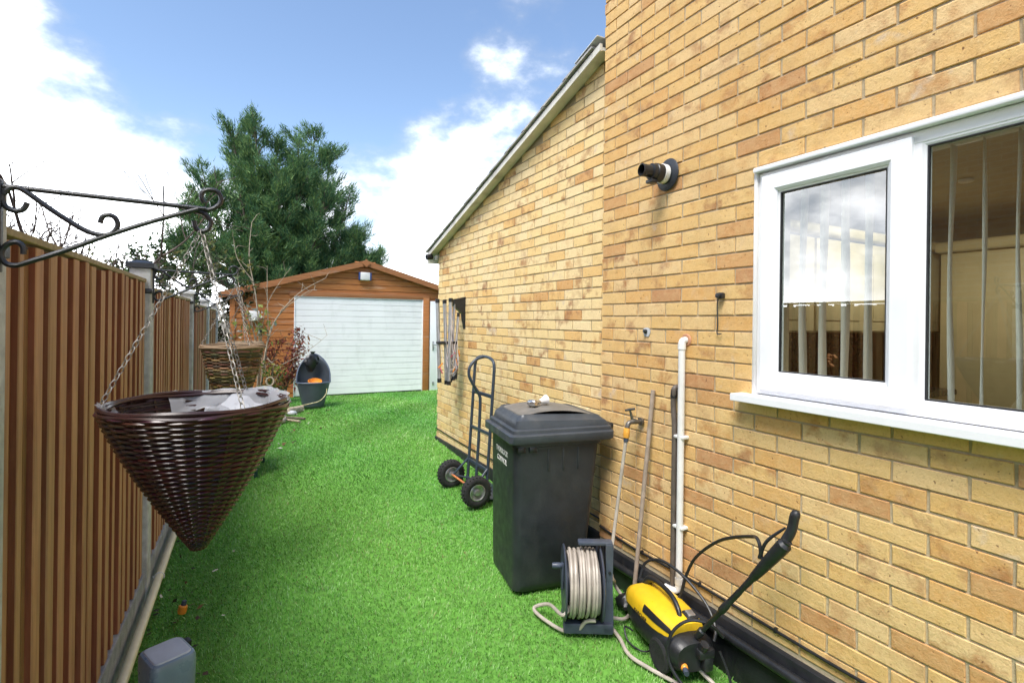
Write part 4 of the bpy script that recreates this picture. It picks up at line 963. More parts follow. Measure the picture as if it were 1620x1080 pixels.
# high pressure hose and cables
mb = MB(); mb.tube(smoothpath([P(.86) + Vector((-.002, .02, .012)), P(.86) + Vector((.01, .045, .075)), (1.95, 1.50, .745), (1.985, 1.68, .655), (2.0, 1.83, .52), (2.005, 1.90, .40), (1.99, 1.92, .30), (1.97, 1.93, .262)], 7), .0075, 8)
single('pressure_hose', mb, 'black_plastic', 'black high pressure hose arching from spray gun to the washer', 'hose')
mb = MB(); mb.tube(smoothpath([(1.935, 2.16, .285), (1.97, 2.155, .36), (1.99, 2.06, .405), (2.0, 1.92, .385), (2.0, 1.78, .32), (1.98, 1.70, .25), (1.95, 1.68, .20)], 7), .0075, 8)
single('power_cable', mb, 'black_plastic', 'black cable looping over the handle of the washer', 'cable')
mb = MB(); mb.tube(smoothpath([(1.95, 1.63, .245), (1.90, 1.66, .30), (1.83, 1.72, .305), (1.765, 1.76, .24), (1.745, 1.755, .13), (1.77, 1.68, .045), (1.80, 1.60, .03), (1.80, 1.45, .025)], 7), .0075, 8)
single('power_cable', mb, 'black_plastic', 'black cable hanging in front of the washer wheel to the turf', 'cable')
mb = MB(); mb.tube(smoothpath([(1.94, 1.64, .18), (1.95, 1.60, .10), gz(1.945, 1.56, .02), gz(1.90, 1.45, .018), gz(1.85, 1.2, .018)], 7), .006, 8)
single('power_cable', mb, 'black_plastic', 'thin black cable dropping behind the gun to the ground', 'cable')
mb = MB(); mb.tube(smoothpath([gz(1.83, 2.09, .03), gz(1.79, 2.11, .05), gz(1.765, 2.05, .018), gz(1.78, 1.97, .015), gz(1.83, 1.95, .018)], 6), .0045, 6)
single('power_cable', mb, 'black_plastic', 'thin dark cable curl on the turf left of the washer', 'cable')
mb = MB(); mb.tube(smoothpath([gz(1.69, 1.60, .018), gz(1.735, 1.70, .018), gz(1.79, 1.78, .02), gz(1.84, 1.80, .02)], 6), .0045, 6)
single('power_cable', mb, 'black_plastic', 'thin black cable crossing the beige hose at the bottom edge', 'cable')
# dark sack between reel and washer
bm_ = MB(); rgs = []
for i in range(7):
    f = i / 6; rgs.append([(1.945 + (.055 * math.sin(math.pi * (.12 + f * .88)) + .01 * math.sin(5 * a + i)) * math.cos(a), 2.27 + (.07 * math.sin(math.pi * (.12 + f * .88)) + .012 * math.sin(4 * a + 2 * i)) * math.sin(a), g(1.945, 2.27) + .005 + .10 * f) for a in np.linspace(0, 2 * math.pi, 15)[:-1]])
bm_.loft(rgs); single('rubber_cover', bm_, 'black_plastic', 'crumpled black plastic lump between hose reel and washer', 'cover')

# ------------------------------------------------------------------ things on the house wall
XW = WX - .032
t = thing('waste_pipe', 'white plastic waste pipe running down the brick wall', 'pipe', (XW, 1.992, .27))
mb = MB(); mb.tube(smoothpath([(WX + .03, 1.992, 1.562), (WX - .01, 1.992, 1.562), (XW + .003, 1.992, 1.556), (XW, 1.992, 1.535), (XW, 1.992, 1.50)], 4) + [(XW, 1.992, .40), (XW, 1.994, .305)] + smoothpath([(XW, 1.995, .285), (XW - .005, 2.0, .268), (XW - .02, 2.015, .262), (XW - .03, 2.06, .262)], 4), .0175, 14); part('pipe', mb, 'white_plastic', t)
for a_, b_ in (((XW, 1.992, 1.548), (XW, 1.992, 1.515)), ((XW, 1.994, .33), (XW, 1.994, .30))): mb = MB(); mb.cyl(a_, b_, .0205, 14); part('elbow_socket', mb, 'white_plastic', t)
for z in (1.06, .592):
    mb = MB(); mb.rbox((XW + .012, 2.003, z), (.05, .075, .018), .006, 2); part('pipe_clip', mb, 'white_plastic', t)
mb = MB(); mb.lathe([(.0, .0), (.03, 0), (.034, .004), (.034, .012)], (WX - .006, 1.992, 1.562), (1, 0, 0), 14); part('wall_hole_ring', mb, 'terracotta', t)
t = thing('black_waste_pipe', 'old dark pipe beside the white waste pipe', 'pipe', (XW, 2.034, .2))
mb = MB(); mb.tube(smoothpath([(WX + .02, 2.04, 1.315), (XW + .005, 2.042, 1.31), (XW, 2.043, 1.285), (XW + .003, 2.05, 1.22), (XW, 2.036, 1.10), (XW, 2.036, .9), (XW, 2.036, .5), (XW, 2.036, .262)], 4), .0145, 10); part('pipe', mb, 'old_pipe', t)
mb = MB(); mb.cyl((XW + .004, 2.045, 1.298), (XW + .003, 2.049, 1.258), .018, 12); part('elbow_socket', mb, 'black_plastic', t)
mb = MB(); mb.tube([(1.995, 2.285, g(1.995, 2.285) + .005), (WX - .017, 2.215, 1.275)], .0125, 12); single('leaning_pole', mb, 'old_pole', 'plain brownish grey pole leaning against the bricks', 'pole')
# tap
ty_, tz_ = 2.318, 1.083
t = thing('garden_tap', 'dark outdoor tap with amber hose connector on the wall', 'tap', (WX, ty_, tz_))
mb = MB(); mb.tube(smoothpath([(WX + .02, ty_ - .0, tz_), (WX - .03, ty_, tz_), (WX - .06, ty_ + .004, tz_ + .004), (WX - .095, ty_ + .006, tz_ - .004), (WX - .108, ty_ + .006, tz_ - .03)], 4), [.013] * 6 + [.016] * 4 + [.0135] * 7, 12); mb.lathe([(.0, 0), (.022, 0), (.024, .006), (.022, .012), (0, .012)], (WX - .006, ty_, tz_), (-1, 0, 0), 14); part('spout', mb, 'brass_dull', t)
mb = MB(); mb.tube([(WX - .068, ty_ + .004, tz_ + .008), (WX - .088, ty_ + .006, tz_ + .068)], [.010, .006], 10); part('spindle', mb, 'brass_dull', t)
mb = MB(); mb.tube([(WX - .11, ty_ + .024, tz_ + .066), (WX - .088, ty_ + .006, tz_ + .073), (WX - .066, ty_ - .012, tz_ + .078)], [.006, .008, .006], 8); part('t_handle', mb, 'black_iron', t)
cp = Vector((WX - .109, ty_ + .006, tz_ - .03)); mb = MB(); mb.lathe([(.0, 0), (.015, 0), (.018, -.01), (.0195, -.035), (.017, -.055), (0, -.055)], cp, (.06, -.02, 1), 14); hc = part('hose_connector', mb, 'amber_plastic', t)
mb = MB(); mb.lathe([(.0, 0), (.014, 0), (.014, -.024), (0, -.024)], cp + Vector((-.003, .001, -.054)), (.06, -.02, 1), 12); part('connector_collar', mb, 'reel_plastic', hc)
mb = MB(); mb.tube(smoothpath([cp + Vector((-.005, .001, -.075)), (1.955, 2.335, .86), (1.925, 2.345, .6), (1.89, 2.34, .40), (1.85, 2.31, .30), rl(.255, .06, .22), rl(.20, .09, .20)], 7), .0098, 8)
single('tap_hose', mb, 'hose', 'beige hose hanging from the tap down to the reel', 'hose', 'beige garden hoses')
# flue
fc = Vector((WX, 2.138, 2.458)); t = thing('boiler_flue', 'black boiler flue with white collar projecting from the wall', 'flue', tuple(fc))
fa = Vector((-1, .08, .04))
mb = MB(); mb.lathe([(.0, 0), (.084, 0), (.088, .005), (.08, .011), (.054, .018), (.054, .026)], fc, fa, 28); part('wall_seal', mb, 'seal_rubber', t)
mb = MB(); mb.lathe([(.050, .01), (.052, .012), (.052, .052), (.048, .054)], fc, fa, 24); part('collar', mb, 'white_plastic', t)
mb = MB(); mb.lathe([(.044, .048), (.049, .052), (.049, .092), (.045, .096), (.043, .118), (.033, .122), (.033, .178), (.029, .18), (.028, .13), (.0, .12)], fc, fa, 24); te = part('terminal', mb, 'black_plastic', t)
mb = MB(); mb.rbox(fc + Vector((-.112, .006, -.050)), (.045, .05, .02), .006); mb.rbox(fc + Vector((-.16, .012, -.018)), (.02, .05, .012), .004); part('deflector', mb, 'black_plastic', te)
# sensor with dangling wire, plugged hole, screw holes
t = thing('outdoor_sensor', 'small black sensor with a wire hanging beside the window', 'sensor', (WX, 1.765, 1.77))
mb = MB(); mb.rbox((WX - .014, 1.765, 1.785), (.028, .034, .03), .007, 2); mb.lathe([(0, 0), (.01, 0), (.012, .012), (0, .014)], (WX - .028, 1.765, 1.785), (-1, 0, 0), 10); part('housing', mb, 'black_plastic', t)
mb = MB(); mb.tube(smoothpath([(WX - .01, 1.782, 1.78), (WX - .012, 1.787, 1.74), (WX - .01, 1.785, 1.65), (WX - .01, 1.788, 1.605), (WX - .012, 1.775, 1.60), (WX - .01, 1.762, 1.603)], 4), .003, 6); part('wire', mb, 'black_plastic', t)
t = thing('plugged_hole', 'round mortar patch with black plug left of the white pipe', 'wall fitting', (WX, 2.29, 1.595))
mb = MB(); pts = [(WX - .002, 2.29 + (.03 + .004 * math.sin(3 * a)) * math.cos(a), 1.597 + (.03 + .004 * math.cos(2 * a)) * math.sin(a)) for a in np.linspace(0, 6.283, 19)[:-1]]; mb.add([(WX - .006, 2.29, 1.597)] + pts, [(0, i + 1, (i + 1) % 18 + 1) for i in range(18)], True); part('mortar_patch', mb, 'concrete', t)
mb = MB(); mb.lathe([(.0, .018), (.008, .018), (.012, .006), (.013, 0)], (WX - .004, 2.293, 1.6), (-1, .2, .3), 12); part('plug', mb, 'black_plastic', t)

# ------------------------------------------------------------------ folded clothes airer on the extension
t = thing('folding_airer', 'folded grey rotary airer hanging on a black wall bracket', 'clothes airer', (GX, 5.14, 1.0), 0)
mb = MB(); ax_, ay_ = GX, 5.14
mb.add([(ax_, ay_ - .03, 1.90), (ax_, ay_ + .03, 1.90), (ax_ - .15, ay_ + .03, 1.865), (ax_ - .15, ay_ - .03, 1.865), (ax_, ay_ - .03, 1.56), (ax_, ay_ + .03, 1.56), (ax_ - .03, ay_ + .03, 1.72), (ax_ - .03, ay_ - .03, 1.72), (ax_ - .15, ay_ - .03, 1.82), (ax_ - .15, ay_ + .03, 1.82)],
    [(0, 1, 2, 3), (3, 2, 9, 8), (8, 9, 6, 7), (7, 6, 5, 4), (0, 3, 8, 7, 4), (1, 5, 6, 9, 2), (0, 4, 5, 1)]); part('wall_bracket', mb, 'black_plastic', t)
poles = [((-.295, .02, 1.86), (-.27, .0, 1.02), .019), ((-.235, -.04, 1.855), (-.205, -.02, 1.0), .015), ((-.21, .05, 1.85), (-.17, .04, 1.01), .015), ((-.175, -.05, 1.87), (-.185, -.05, .995), .019), ((-.12, -.02, 1.85), (-.15, -.02, 1.02), .012), ((-.08, -.03, 1.72), (-.13, -.04, 1.04), .013)]
for q, (a_, b_, r_) in enumerate(poles):
    A, B = Vector(a_) + Vector((GX, 5.14, 0)), Vector(b_) + Vector((GX, 5.14, 0)); mb = MB(); mb.tube([A, B], r_, 10); p = part('arm', mb, 'alu', t)
    dd = (B - A).normalized(); mb = MB(); mb.cyl(A - dd * .01, A + dd * .03, r_ * 1.18, 10); part('end_cap', mb, 'black_plastic', p); mb = MB(); mb.cyl(B - dd * .03, B + dd * .012, r_ * 1.18, 10); part('end_cap', mb, 'black_plastic', p)
mb = MB(); mb.rbox((GX - .20, 5.13, 1.42), (.20, .10, .03), .006); part('clamp', mb, 'black_plastic', t)
mb = MB(); mb.cyl((GX - .10, 5.09, 1.26), (GX - .11, 5.09, 1.04), .016, 8); part('arm', mb, 'black_plastic', t)
mb = MB()
for q in range(16):
    a_ = random.choice(poles); f1, f2 = random.uniform(.05, .5), random.uniform(.55, .95); A = Vector(a_[0]).lerp(Vector(a_[1]), f1); b_ = random.choice(poles); B = Vector(b_[0]).lerp(Vector(b_[1]), f2)
    A += Vector((GX, 5.12, 0)); B += Vector((GX, 5.12, 0)); m_ = (A + B) / 2 + Vector((random.uniform(-.06, .06), random.uniform(-.08, -.02), random.uniform(-.22, -.08))); mb.tube(smoothpath([A, m_, B], 6), .0022, 4)
o = part('washing_lines', mb, 'pvc_line', t); o['kind'] = 'stuff'
for q in range(9):
    mb = MB(); c = (GX - .04 - .24 * random.random(), 5.07 + .04 * random.random(), random.choice((1.32, 1.25, 1.2, 1.16)) + random.uniform(-.03, .03)); mb.rbox(c, (.012, .012, .07), .003, rot=Matrix.Rotation(random.uniform(-1, 1), 3, 'Y')); part('peg', mb, random.choice(('pink_peg', 'pink_peg', 'orange_plastic', 'pvc_line')), t)

# ------------------------------------------------------------------ sack truck
tz0 = g(1.75, 4.1)
t = thing('sack_truck', 'dark blue grey sack truck with two tyres leaning by the extension wall', 'hand truck', (1.86, 4.12, tz0))
ya_, yb_ = 4.36, 3.96; xb, xtp = 1.865, 1.93; zb_, ztp = tz0 + .07, 1.325
X_ = lambda z: xb + (xtp - xb) * (z - zb_) / (ztp - zb_)
for y in (ya_, yb_):
    s = 1 if y == ya_ else -1
    mb = MB(); mb.tube([(X_(zb_), y, zb_), (X_(1.24), y, 1.24)], .0135, 10); part('upright', mb, 'truck_paint', t)
mb = MB(); ymid = (ya_ + yb_) / 2
mb.tube(smoothpath([(X_(1.24), ya_, 1.24), (X_(1.30), ya_ - .02, 1.30), (X_(1.325), ya_ - .09, 1.33), (X_(1.33), ymid, 1.338), (X_(1.325), yb_ + .09, 1.33), (X_(1.30), yb_ + .02, 1.30), (X_(1.24), yb_, 1.24)], 5), .0135, 10); part('top_bar', mb, 'truck_paint', t)
mb = MB(); mb.tube(smoothpath([(X_(1.33), ymid + .02, 1.335), (X_(1.3) - .07, ymid + .02, 1.315), (X_(1.2) - .125, ymid + .02, 1.25), (X_(1.2) - .13, ymid + .02, 1.17), (X_(1.1) - .075, ymid + .02, 1.08), (X_(1.0) - .02, ymid + .02, 1.0), (X_(.9) - .006, ymid + .02, .92), (X_(.6), ymid + .02, .6), (X_(zb_), ymid + .02, zb_)], 5), .0135, 10); part('p_handle', mb, 'truck_paint', t)
for z in (1.015, .70, .40): mb = MB(); mb.rbox((X_(z), ymid, z), (.012, ya_ - yb_, .03), .004); part('cross_bar', mb, 'truck_paint', t)
mb = MB(); mb.rbb((1.86, yb_ - .02, tz0 + .022), (2.09, ya_ + .02, tz0 + .03), .003); mb.rbb((1.855, yb_ - .02, tz0 + .02), (1.865, ya_ + .02, tz0 + .12), .003); part('toe_plate', mb, 'truck_paint', t)
WR = .125; axc = (1.735, tz0 + WR + .006)
mb = MB(); mb.cyl((axc[0], ya_ + .09, axc[1]), (axc[0], yb_ - .12, axc[1]), .009, 10); part('axle', mb, 'rust', t)
for y in (ya_ + .03, yb_ - .03):
    mb = MB(); mb.tube([(axc[0], y - .0, axc[1]), (X_(.42), ya_ if y > ymid else yb_, .42)], .010, 8); mb.tube([(axc[0], y, axc[1]), (X_(.22), ya_ if y > ymid else yb_, .2 + tz0 - .1)], .009, 8); part('axle_brace', mb, 'truck_paint', t)
for yc in (ya_ + .075, yb_ - .085):
    mb = MB(); hw = .038
    mb.lathe([(.066, -hw * .8), (.085, -hw), (.105, -hw * .98), (.119, -hw * .72), (WR, -hw * .3), (WR, hw * .3), (.119, hw * .72), (.105, hw * .98), (.085, hw), (.066, hw * .8), (.066, -hw * .8)], (axc[0], yc, axc[1]), (0, 1, 0), 40)
    for q in range(26):
        a = 2 * math.pi * q / 26
        for sg in (-1, 1): mb.box((axc[0] + .1195 * math.cos(a + sg * .06), yc + sg * .018, axc[1] + .1195 * math.sin(a + sg * .06)), (.012, .026, .013), rot=Matrix.Rotation(-a, 3, 'Y') @ Matrix.Rotation(sg * .35, 3, 'X'))
    wh_ = part('tyre', mb, 'rubber', t)
    mb = MB(); mb.lathe([(.067, -.032), (.062, -.034), (.056, -.018), (.03, -.012), (.024, -.034), (.012, -.036), (0, -.036)], (axc[0], yc, axc[1]), (0, 1, 0), 28); mb.lathe([(.067, .032), (.062, .034), (.056, .018), (.03, .012), (.024, .034), (.012, .036), (0, .036)], (axc[0], yc, axc[1]), (0, 1, 0), 28); part('rim', mb, 'steel', wh_)

# ------------------------------------------------------------------ grey box in the near left corner
bxc = Vector((-.213, 2.33)); t = thing('plastic_box', 'blue grey plastic box with pale rounded lid in the near left corner', 'box', (bxc.x, bxc.y, g(-.21, 2.33)), R(24)); t.scale = (1.22, 1.22, 1)
hh = .40 - g(-.21, 2.33)
mb = MB(); mb.loft([rrect(-.055, .055, -.06, .06, 0, .02), rrect(-.062, .062, -.068, .068, hh - .06, .022), rrect(-.062, .062, -.068, .068, hh - .015, .022), rrect(-.058, .058, -.064, .064, hh - .003, .02), rrect(-.052, .052, -.058, .058, hh, .018)]); b1 = part('body', mb, 'box_plastic', t, False)
mb = MB(); mb.loft([rrect(-.051, .051, -.057, .057, hh + .0005, .018), rrect(-.049, .049, -.055, .055, hh + .005, .017), rrect(-.044, .044, -.05, .05, hh + .006, .015)]); part('lid', mb, 'box_lid', t, False)
mb = MB(); mb.rbox((.068, .035, hh - .02), (.018, .03, .022), .004); part('latch', mb, 'black_plastic', t, False)

# ------------------------------------------------------------------ grey tub with bag, bowl and handle in front of the garage
tx, ty0 = 1.19, 9.52; tz = g(tx, ty0) + .014
tub = thing('plastic_tub', 'grey high backed plastic tub in front of the garage door', 'tub', (tx, ty0, tz), R(-8))
mb = MB(); NA = 36; rgs = []
def tubr(f, a):                          # f: 0 foot .. 1 rim; a angle, -90 deg faces the camera
    back = max(0, math.sin(a)); H_ = .43 + .47 * (back ** .7 if back > 0 else 0)
    hgt = H_ * f; rr = .165 + .10 * min(1, hgt / .43) - (.10 * max(0, (hgt - .55) / .4) ** 2)
    return (1.02 * rr * math.cos(a), .78 * (.17 + .07 * min(1, hgt / .43)) * math.sin(a) + .05 * max(0, hgt - .43) * back, hgt)
for f in np.linspace(0, 1, 12): rgs.append([tubr(f, 2 * math.pi * k / NA) for k in range(NA)])
mb.loft(rgs, True, False); o = part('shell', mb, 'tub_plastic', tub, False); s_ = o.modifiers.new('s', 'SOLIDIFY'); s_.thickness = .008; s_.offset = -1
mb = MB(); mb.tube([Vector(tubr(1, 2 * math.pi * k / NA)) for k in range(NA)], .012, 8, closed=True); part('rim', mb, 'grey_blue_plastic', tub, False)
mb = MB(); mb.tube(smoothpath([(-.20, -.17, .06), (-.05, -.24, .10), (.10, -.25, .14), (.20, -.20, .24), (.215, -.16, .33)], 5), .007, 6); part('rope_handle', mb, 'wire_yellow', tub, False)
TR = Matrix.Rotation(R(-8), 3, 'Z'); q = TR @ Vector((.02, -.02, .37)) + Vector((tx, ty0, tz))
mb = MB(); mb.lathe([(0, 0), (.06, 0), (.10, .04), (.115, .09), (.108, .09), (.095, .045), (.055, .012), (0, .012)], q, (0, -.35, 1), 24); single('orange_bowl', mb, 'orange_plastic', 'orange bowl resting inside the grey tub', 'bowl')
bg_ = TR @ Vector((-.06, .10, .60)) + Vector((tx, ty0, tz)); mb = MB(); rgs = []
for i in range(11):
    f = i / 10; rad = (.10 * math.sin(math.pi * min(1, .1 + f * .72)) if f < .85 else .02 + .13 * (f - .85)); rgs.append([(bg_.x + (rad * (1 + .22 * math.sin(5 * a + 2.1 * i) + .12 * math.sin(9 * a + i))) * math.cos(a) + .04 * f, bg_.y - .02 + .7 * rad * math.sin(a) * (1 + .2 * math.sin(4 * a + i)), bg_.z + .35 * f) for a in np.linspace(0, 2 * math.pi, 25)[:-1]])
mb.loft(rgs); single('black_bag', mb, 'black_iron', 'knotted black plastic bag draped over the back of the grey tub', 'bag')

# ------------------------------------------------------------------ vegetation
def leaf_mesh(name, tris, cols, mat, parent, kind=True):
    """tris: (n,3,3) world coordinates"""
    off = np.array(root_of(parent).location); T = np.asarray(tris, float) - off; n = len(T)
    me = bpy.data.meshes.new(name); me.vertices.add(n * 3); me.vertices.foreach_set('co', T.ravel()); me.loops.add(n * 3); me.loops.foreach_set('vertex_index', np.arange(n * 3, dtype=np.int32))
    me.polygons.add(n); me.polygons.foreach_set('loop_start', np.arange(0, n * 3, 3, dtype=np.int32)); me.polygons.foreach_set('loop_total', np.full(n, 3, np.int32)); me.update(calc_edges=True)
    c = np.ones((n, 3, 4), np.float32); c[:, :, :3] = np.asarray(cols)[:, None, :]
    at = me.color_attributes.new('tint', 'FLOAT_COLOR', 'POINT'); at.data.foreach_set('color', c.ravel()); me.materials.append(MATS[mat])
    o = bpy.data.objects.new(name, me); COL.objects.link(o); o.parent = parent
    if kind: o['kind'] = 'stuff'
    return o
def sprays(P, Dr, n, ln, wd, spread, pal, tipc, rs):
    """n slim leaf triangles at each of the points P fanning along Dr"""
    m = len(P); P = np.repeat(P, n, 0); D0 = np.repeat(Dr, n, 0) + rs.normal(0, spread, (m * n, 3)); D0 /= np.linalg.norm(D0, axis=1)[:, None] + 1e-9
    P = P + rs.normal(0, ln * .45, (m * n, 3)); Sd = np.cross(D0, rs.normal(0, 1, (m * n, 3))); Sd /= np.linalg.norm(Sd, axis=1)[:, None] + 1e-9
    L_ = ln * rs.uniform(.6, 1.35, (m * n, 1)); W2 = wd * rs.uniform(.6, 1.3, (m * n, 1))
    T = np.stack([P - Sd * W2, P + Sd * W2, P + D0 * L_], 1)
    c = np.array(pal)[rs.integers(0, len(pal), m * n)] * rs.uniform(.7, 1.3, (m * n, 1))
    tip = np.repeat(tipc, n)[:, None]; c = c * (1 - tip) + np.array([.16, .26, .06]) * tip
    return T, c
def conifer(name, label, base, tops, envelope, seed, lo_z=2.0, nb=46):
    rs = np.random.default_rng(seed); t = thing(name, label, 'tree', base); bx_, by_, bz_ = base
    mb = MB(); mb.tube([(bx_, by_, bz_ - .2), (bx_ + .05, by_, bz_ + 1.2), (bx_, by_ + .05, bz_ + 2.6)], [.26, .21, .17], 10)
    PP, DD, TT = [], [], []
    U = lambda a, b_: float(rs.uniform(a, b_))
    for (tx_, ty_, tz_) in tops:
        st = Vector((bx_, by_, bz_ + U(1.2, 2.4))); top = Vector((tx_, ty_, tz_)); ctrl = (st * .5 + top * .5) + Vector(((tx_ - bx_) * .3, (ty_ - by_) * .3, 0))
        line = [st * (1 - q) ** 2 + ctrl * (2 * q * (1 - q)) + top * (q * q) for q in np.linspace(0, 1, 13).tolist()]
        mb.tube(line, [.11 * (1 - q) + .012 for q in np.linspace(0, 1, 13).tolist()], 6)
        for i in range(6, 13):
            for k in range(9): PP.append((line[i] + Vector(rs.normal(0, .10, 3)))[:]); DD.append((rs.normal(0, .6), rs.normal(0, .6), .9)); TT.append(U(0, .3))
        for k in range(nb):
            q = U(.02, 1) ** .85; ii = min(11, int(q * 12)); p = line[ii].lerp(line[ii + 1], (q * 12) % 1)
            h = (p.z - bz_ - lo_z) / (tz_ - bz_ - lo_z + 1e-6); ln = envelope(min(1, max(0, h))) * U(.45, 1.15); az = U(0, 2 * math.pi); el = R(U(14, 48)) + .35 * max(0, h)
            d = Vector((math.cos(az) * math.cos(el), math.sin(az) * math.cos(el), math.sin(el))); seg = max(5, int(ln / .10)); pts = []; lat = d.cross(Vector((0, 0, 1))).normalized()
            for i in range(seg + 1):
                f = i / seg; pts.append(p + d * ln * f + Vector((0, 0, ln * (.16 * f * f - .18 * f))) + Vector(rs.normal(0, .015, 3)))
            mb.tube(pts, [.020 * (1 - i / seg) + .004 for i in range(seg + 1)], 4, caps=False)
            br_ = U(.75, 1.2)
            for i in range(1, seg + 1):                                  # flat side shoots, shorter towards the tip
                f = i / seg
                if f < .3: continue
                for s_ in (-1, 1, 0):
                    sl_ = (.36 * (1.04 - f) * U(.6, 1.2) + .02) if s_ else .0
                    dr = (d * .85 + lat * s_ * .7 + Vector((0, 0, .22 - .2 * abs(s_)))).normalized(); m_ = max(1, int(sl_ / .07))
                    for e in range(m_):
                        PP.append((pts[i] + dr * sl_ * (e + .6) / m_ + Vector(rs.normal(0, .02, 3)))[:]); DD.append((dr + Vector((0, 0, .25)))[:]); TT.append((U(0, 1) < .30) * U(.2, .8) * (f > .5))
    part('trunk', mb, 'bark', t)
    T, c = sprays(np.array(PP), np.array(DD), 10, .15, .0125, .27, [(.07, .165, .07), (.10, .21, .08), (.045, .115, .056), (.18, .28, .10)], np.array(TT, float), rs)
    leaf_mesh('crown', T, c, 'foliage', t)
conifer('conifer_tree', 'big dark green conifer with several leaders behind the garage', (1.35, 18.0, 0), [(-.15, 18, 7.3), (.45, 17.6, 7.4), (.1, 18.4, 6.8), (1.7, 17.7, 7.2), (2.2, 18.1, 7.5), (2.7, 18.0, 6.9), (1.05, 17.9, 6.9), (-.9, 18.1, 5.9), (3.3, 18.2, 5.7), (-1.2, 17.8, 4.5), (3.7, 17.8, 4.4), (1.1, 17.2, 6.0), (1.6, 18.6, 6.4), (2.4, 17.3, 5.4), (.1, 17.3, 5.2), (-1.6, 18.2, 3.7), (4.15, 18.0, 3.6)], lambda h: .62 + 1.25 * (1 - h) ** .8, 5, 1.6, 36)

def branchy(mb, p, d, ln, r, depth, rs, leaves, up=.1, nsub=(2, 4), bend=.25):
    seg = 5; pts = [p]; dd = d.copy()
    for i in range(seg):
        dd = (dd + Vector(rs.normal(0, bend * .35, 3)) + Vector((0, 0, up * .3))).normalized(); pts.append(pts[-1] + dd * ln / seg)
    mb.tube(pts, [max(.0035, r * (1 - .5 * i / seg)) for i in range(seg + 1)], 5 if r > .01 else 3, caps=False)
    if depth == 0:
        for q in pts[2:]: leaves.append((q[:], dd[:]))
        return
    for k in range(rs.integers(nsub[0], nsub[1] + 1)):
        i = rs.integers(2, seg + 1); nd = (dd + Vector(rs.normal(0, .6, 3))).normalized(); branchy(mb, pts[i], nd, ln * rs.uniform(.5, .8), r * .6, depth - 1, rs, leaves, up, nsub, bend)
def bare_tree(name, label, base, h, seed, nm, r=.06, leaf=None, depth=4, mat='twig', spread=.5):
    rs = np.random.default_rng(seed); t = thing(name, label, 'tree', base); mb = MB(); lv = []; b_ = Vector(base)
    mb.tube([b_ - Vector((0, 0, .2)), b_ + Vector((.03, 0, h * .3))], [r * 1.2, r], 7)
    tw = MB()
    for k in range(nm):
        a = 2 * math.pi * k / nm + rs.uniform(-.4, .4); d = Vector((math.cos(a) * spread, math.sin(a) * spread, 1)).normalized(); branchy(tw, b_ + Vector((.03, 0, h * (.2 + .1 * rs.random()))), d, h * .42, r * .6, depth, rs, lv, .12, (2, 4))
    part('trunk', mb, mat, t); o = part('crown', tw, mat, t); o['kind'] = 'stuff'
    if leaf:
        P = np.array([q[0] for q in lv]); D = np.array([q[1] for q in lv]); T, c = sprays(P, D, leaf[0], leaf[1], leaf[2], .9, leaf[3], np.zeros(len(P)), rs); leaf_mesh('leaves', T, c, 'foliage', t)
bare_tree('bare_tree', 'leafless thin twigged tree rising above the nearest fence panel', (-1.75, 6.6, -.1), 3.3, 3, 6, .05, None, 4, 'twig', .55)
bare_tree('bare_tree', 'leafless twiggy tree above the fence between the first two brackets', (-1.5, 8.8, -.1), 2.9, 9, 5, .045, None, 3, 'twig', .5)
bare_tree('shrub_tree', 'small olive leaved tree behind the second fence post', (-1.15, 9.6, -.1), 2.75, 12, 5, .03, (2, .075, .022, [(.07, .10, .03), (.10, .13, .045), (.13, .12, .03)]), 3, 'twig', .55)
bare_tree('shrub_tree', 'dense green bushy tree between fence and conifer', (-1.5, 13.5, -.1), 3.2, 15, 6, .05, (6, .10, .03, [(.04, .08, .028), (.06, .10, .03)]), 3, 'twig', .6)
bare_tree('shrub_tree', 'dark leafy shrub filling the gap left of the garage', (-.75, 11.6, -.1), 2.3, 17, 6, .04, (6, .08, .03, [(.03, .05, .02), (.05, .075, .025)]), 3, 'twig', .5)

# red leaved shrub and climbing stems in front of the garage boards
rs = np.random.default_rng(31)
t = thing('red_shrub', 'straggly red leaved shrub against the garage wall', 'shrub', (.75, 10.5, g(.75, 10.5)))
mb = MB(); PP, DD = [], []
for k in range(16):
    a = rs.uniform(0, 6.28); tipp = Vector((.82 + rs.uniform(-.38, .42), 10.55 + rs.uniform(-.2, .3), rs.uniform(.55, 1.42))); b_ = Vector((.72 + rs.normal(0, .06), 10.5 + rs.normal(0, .05), g(.7, 10.5)))
    ln = smoothpath([b_, b_.lerp(tipp, .5) + Vector((rs.normal(0, .08), rs.normal(0, .05), .1)), tipp], 5); mb.tube(ln, [.008 * (1 - i / len(ln)) + .003 for i in range(len(ln))], 4)
    for i in range(5, len(ln)):
        for q in range(3): PP.append((ln[i] + Vector(rs.normal(0, .05, 3)))[:]); DD.append(rs.normal(0, 1, 3) + np.array([0, -.2, -.2]))
part('stems', mb, 'twig', t)
T, c = sprays(np.array(PP), np.array(DD), 3, .085, .020, .8, [(.20, .05, .035), (.27, .075, .05), (.15, .04, .03), (.22, .12, .05)], np.zeros(len(PP)), rs); leaf_mesh('leaves', T, c, 'foliage', t)
t = thing('green_shrub', 'low yellow green plant at the foot of the garage wall', 'shrub', (.55, 10.2, g(.55, 10.2)))
mb = MB(); PP, DD = [], []
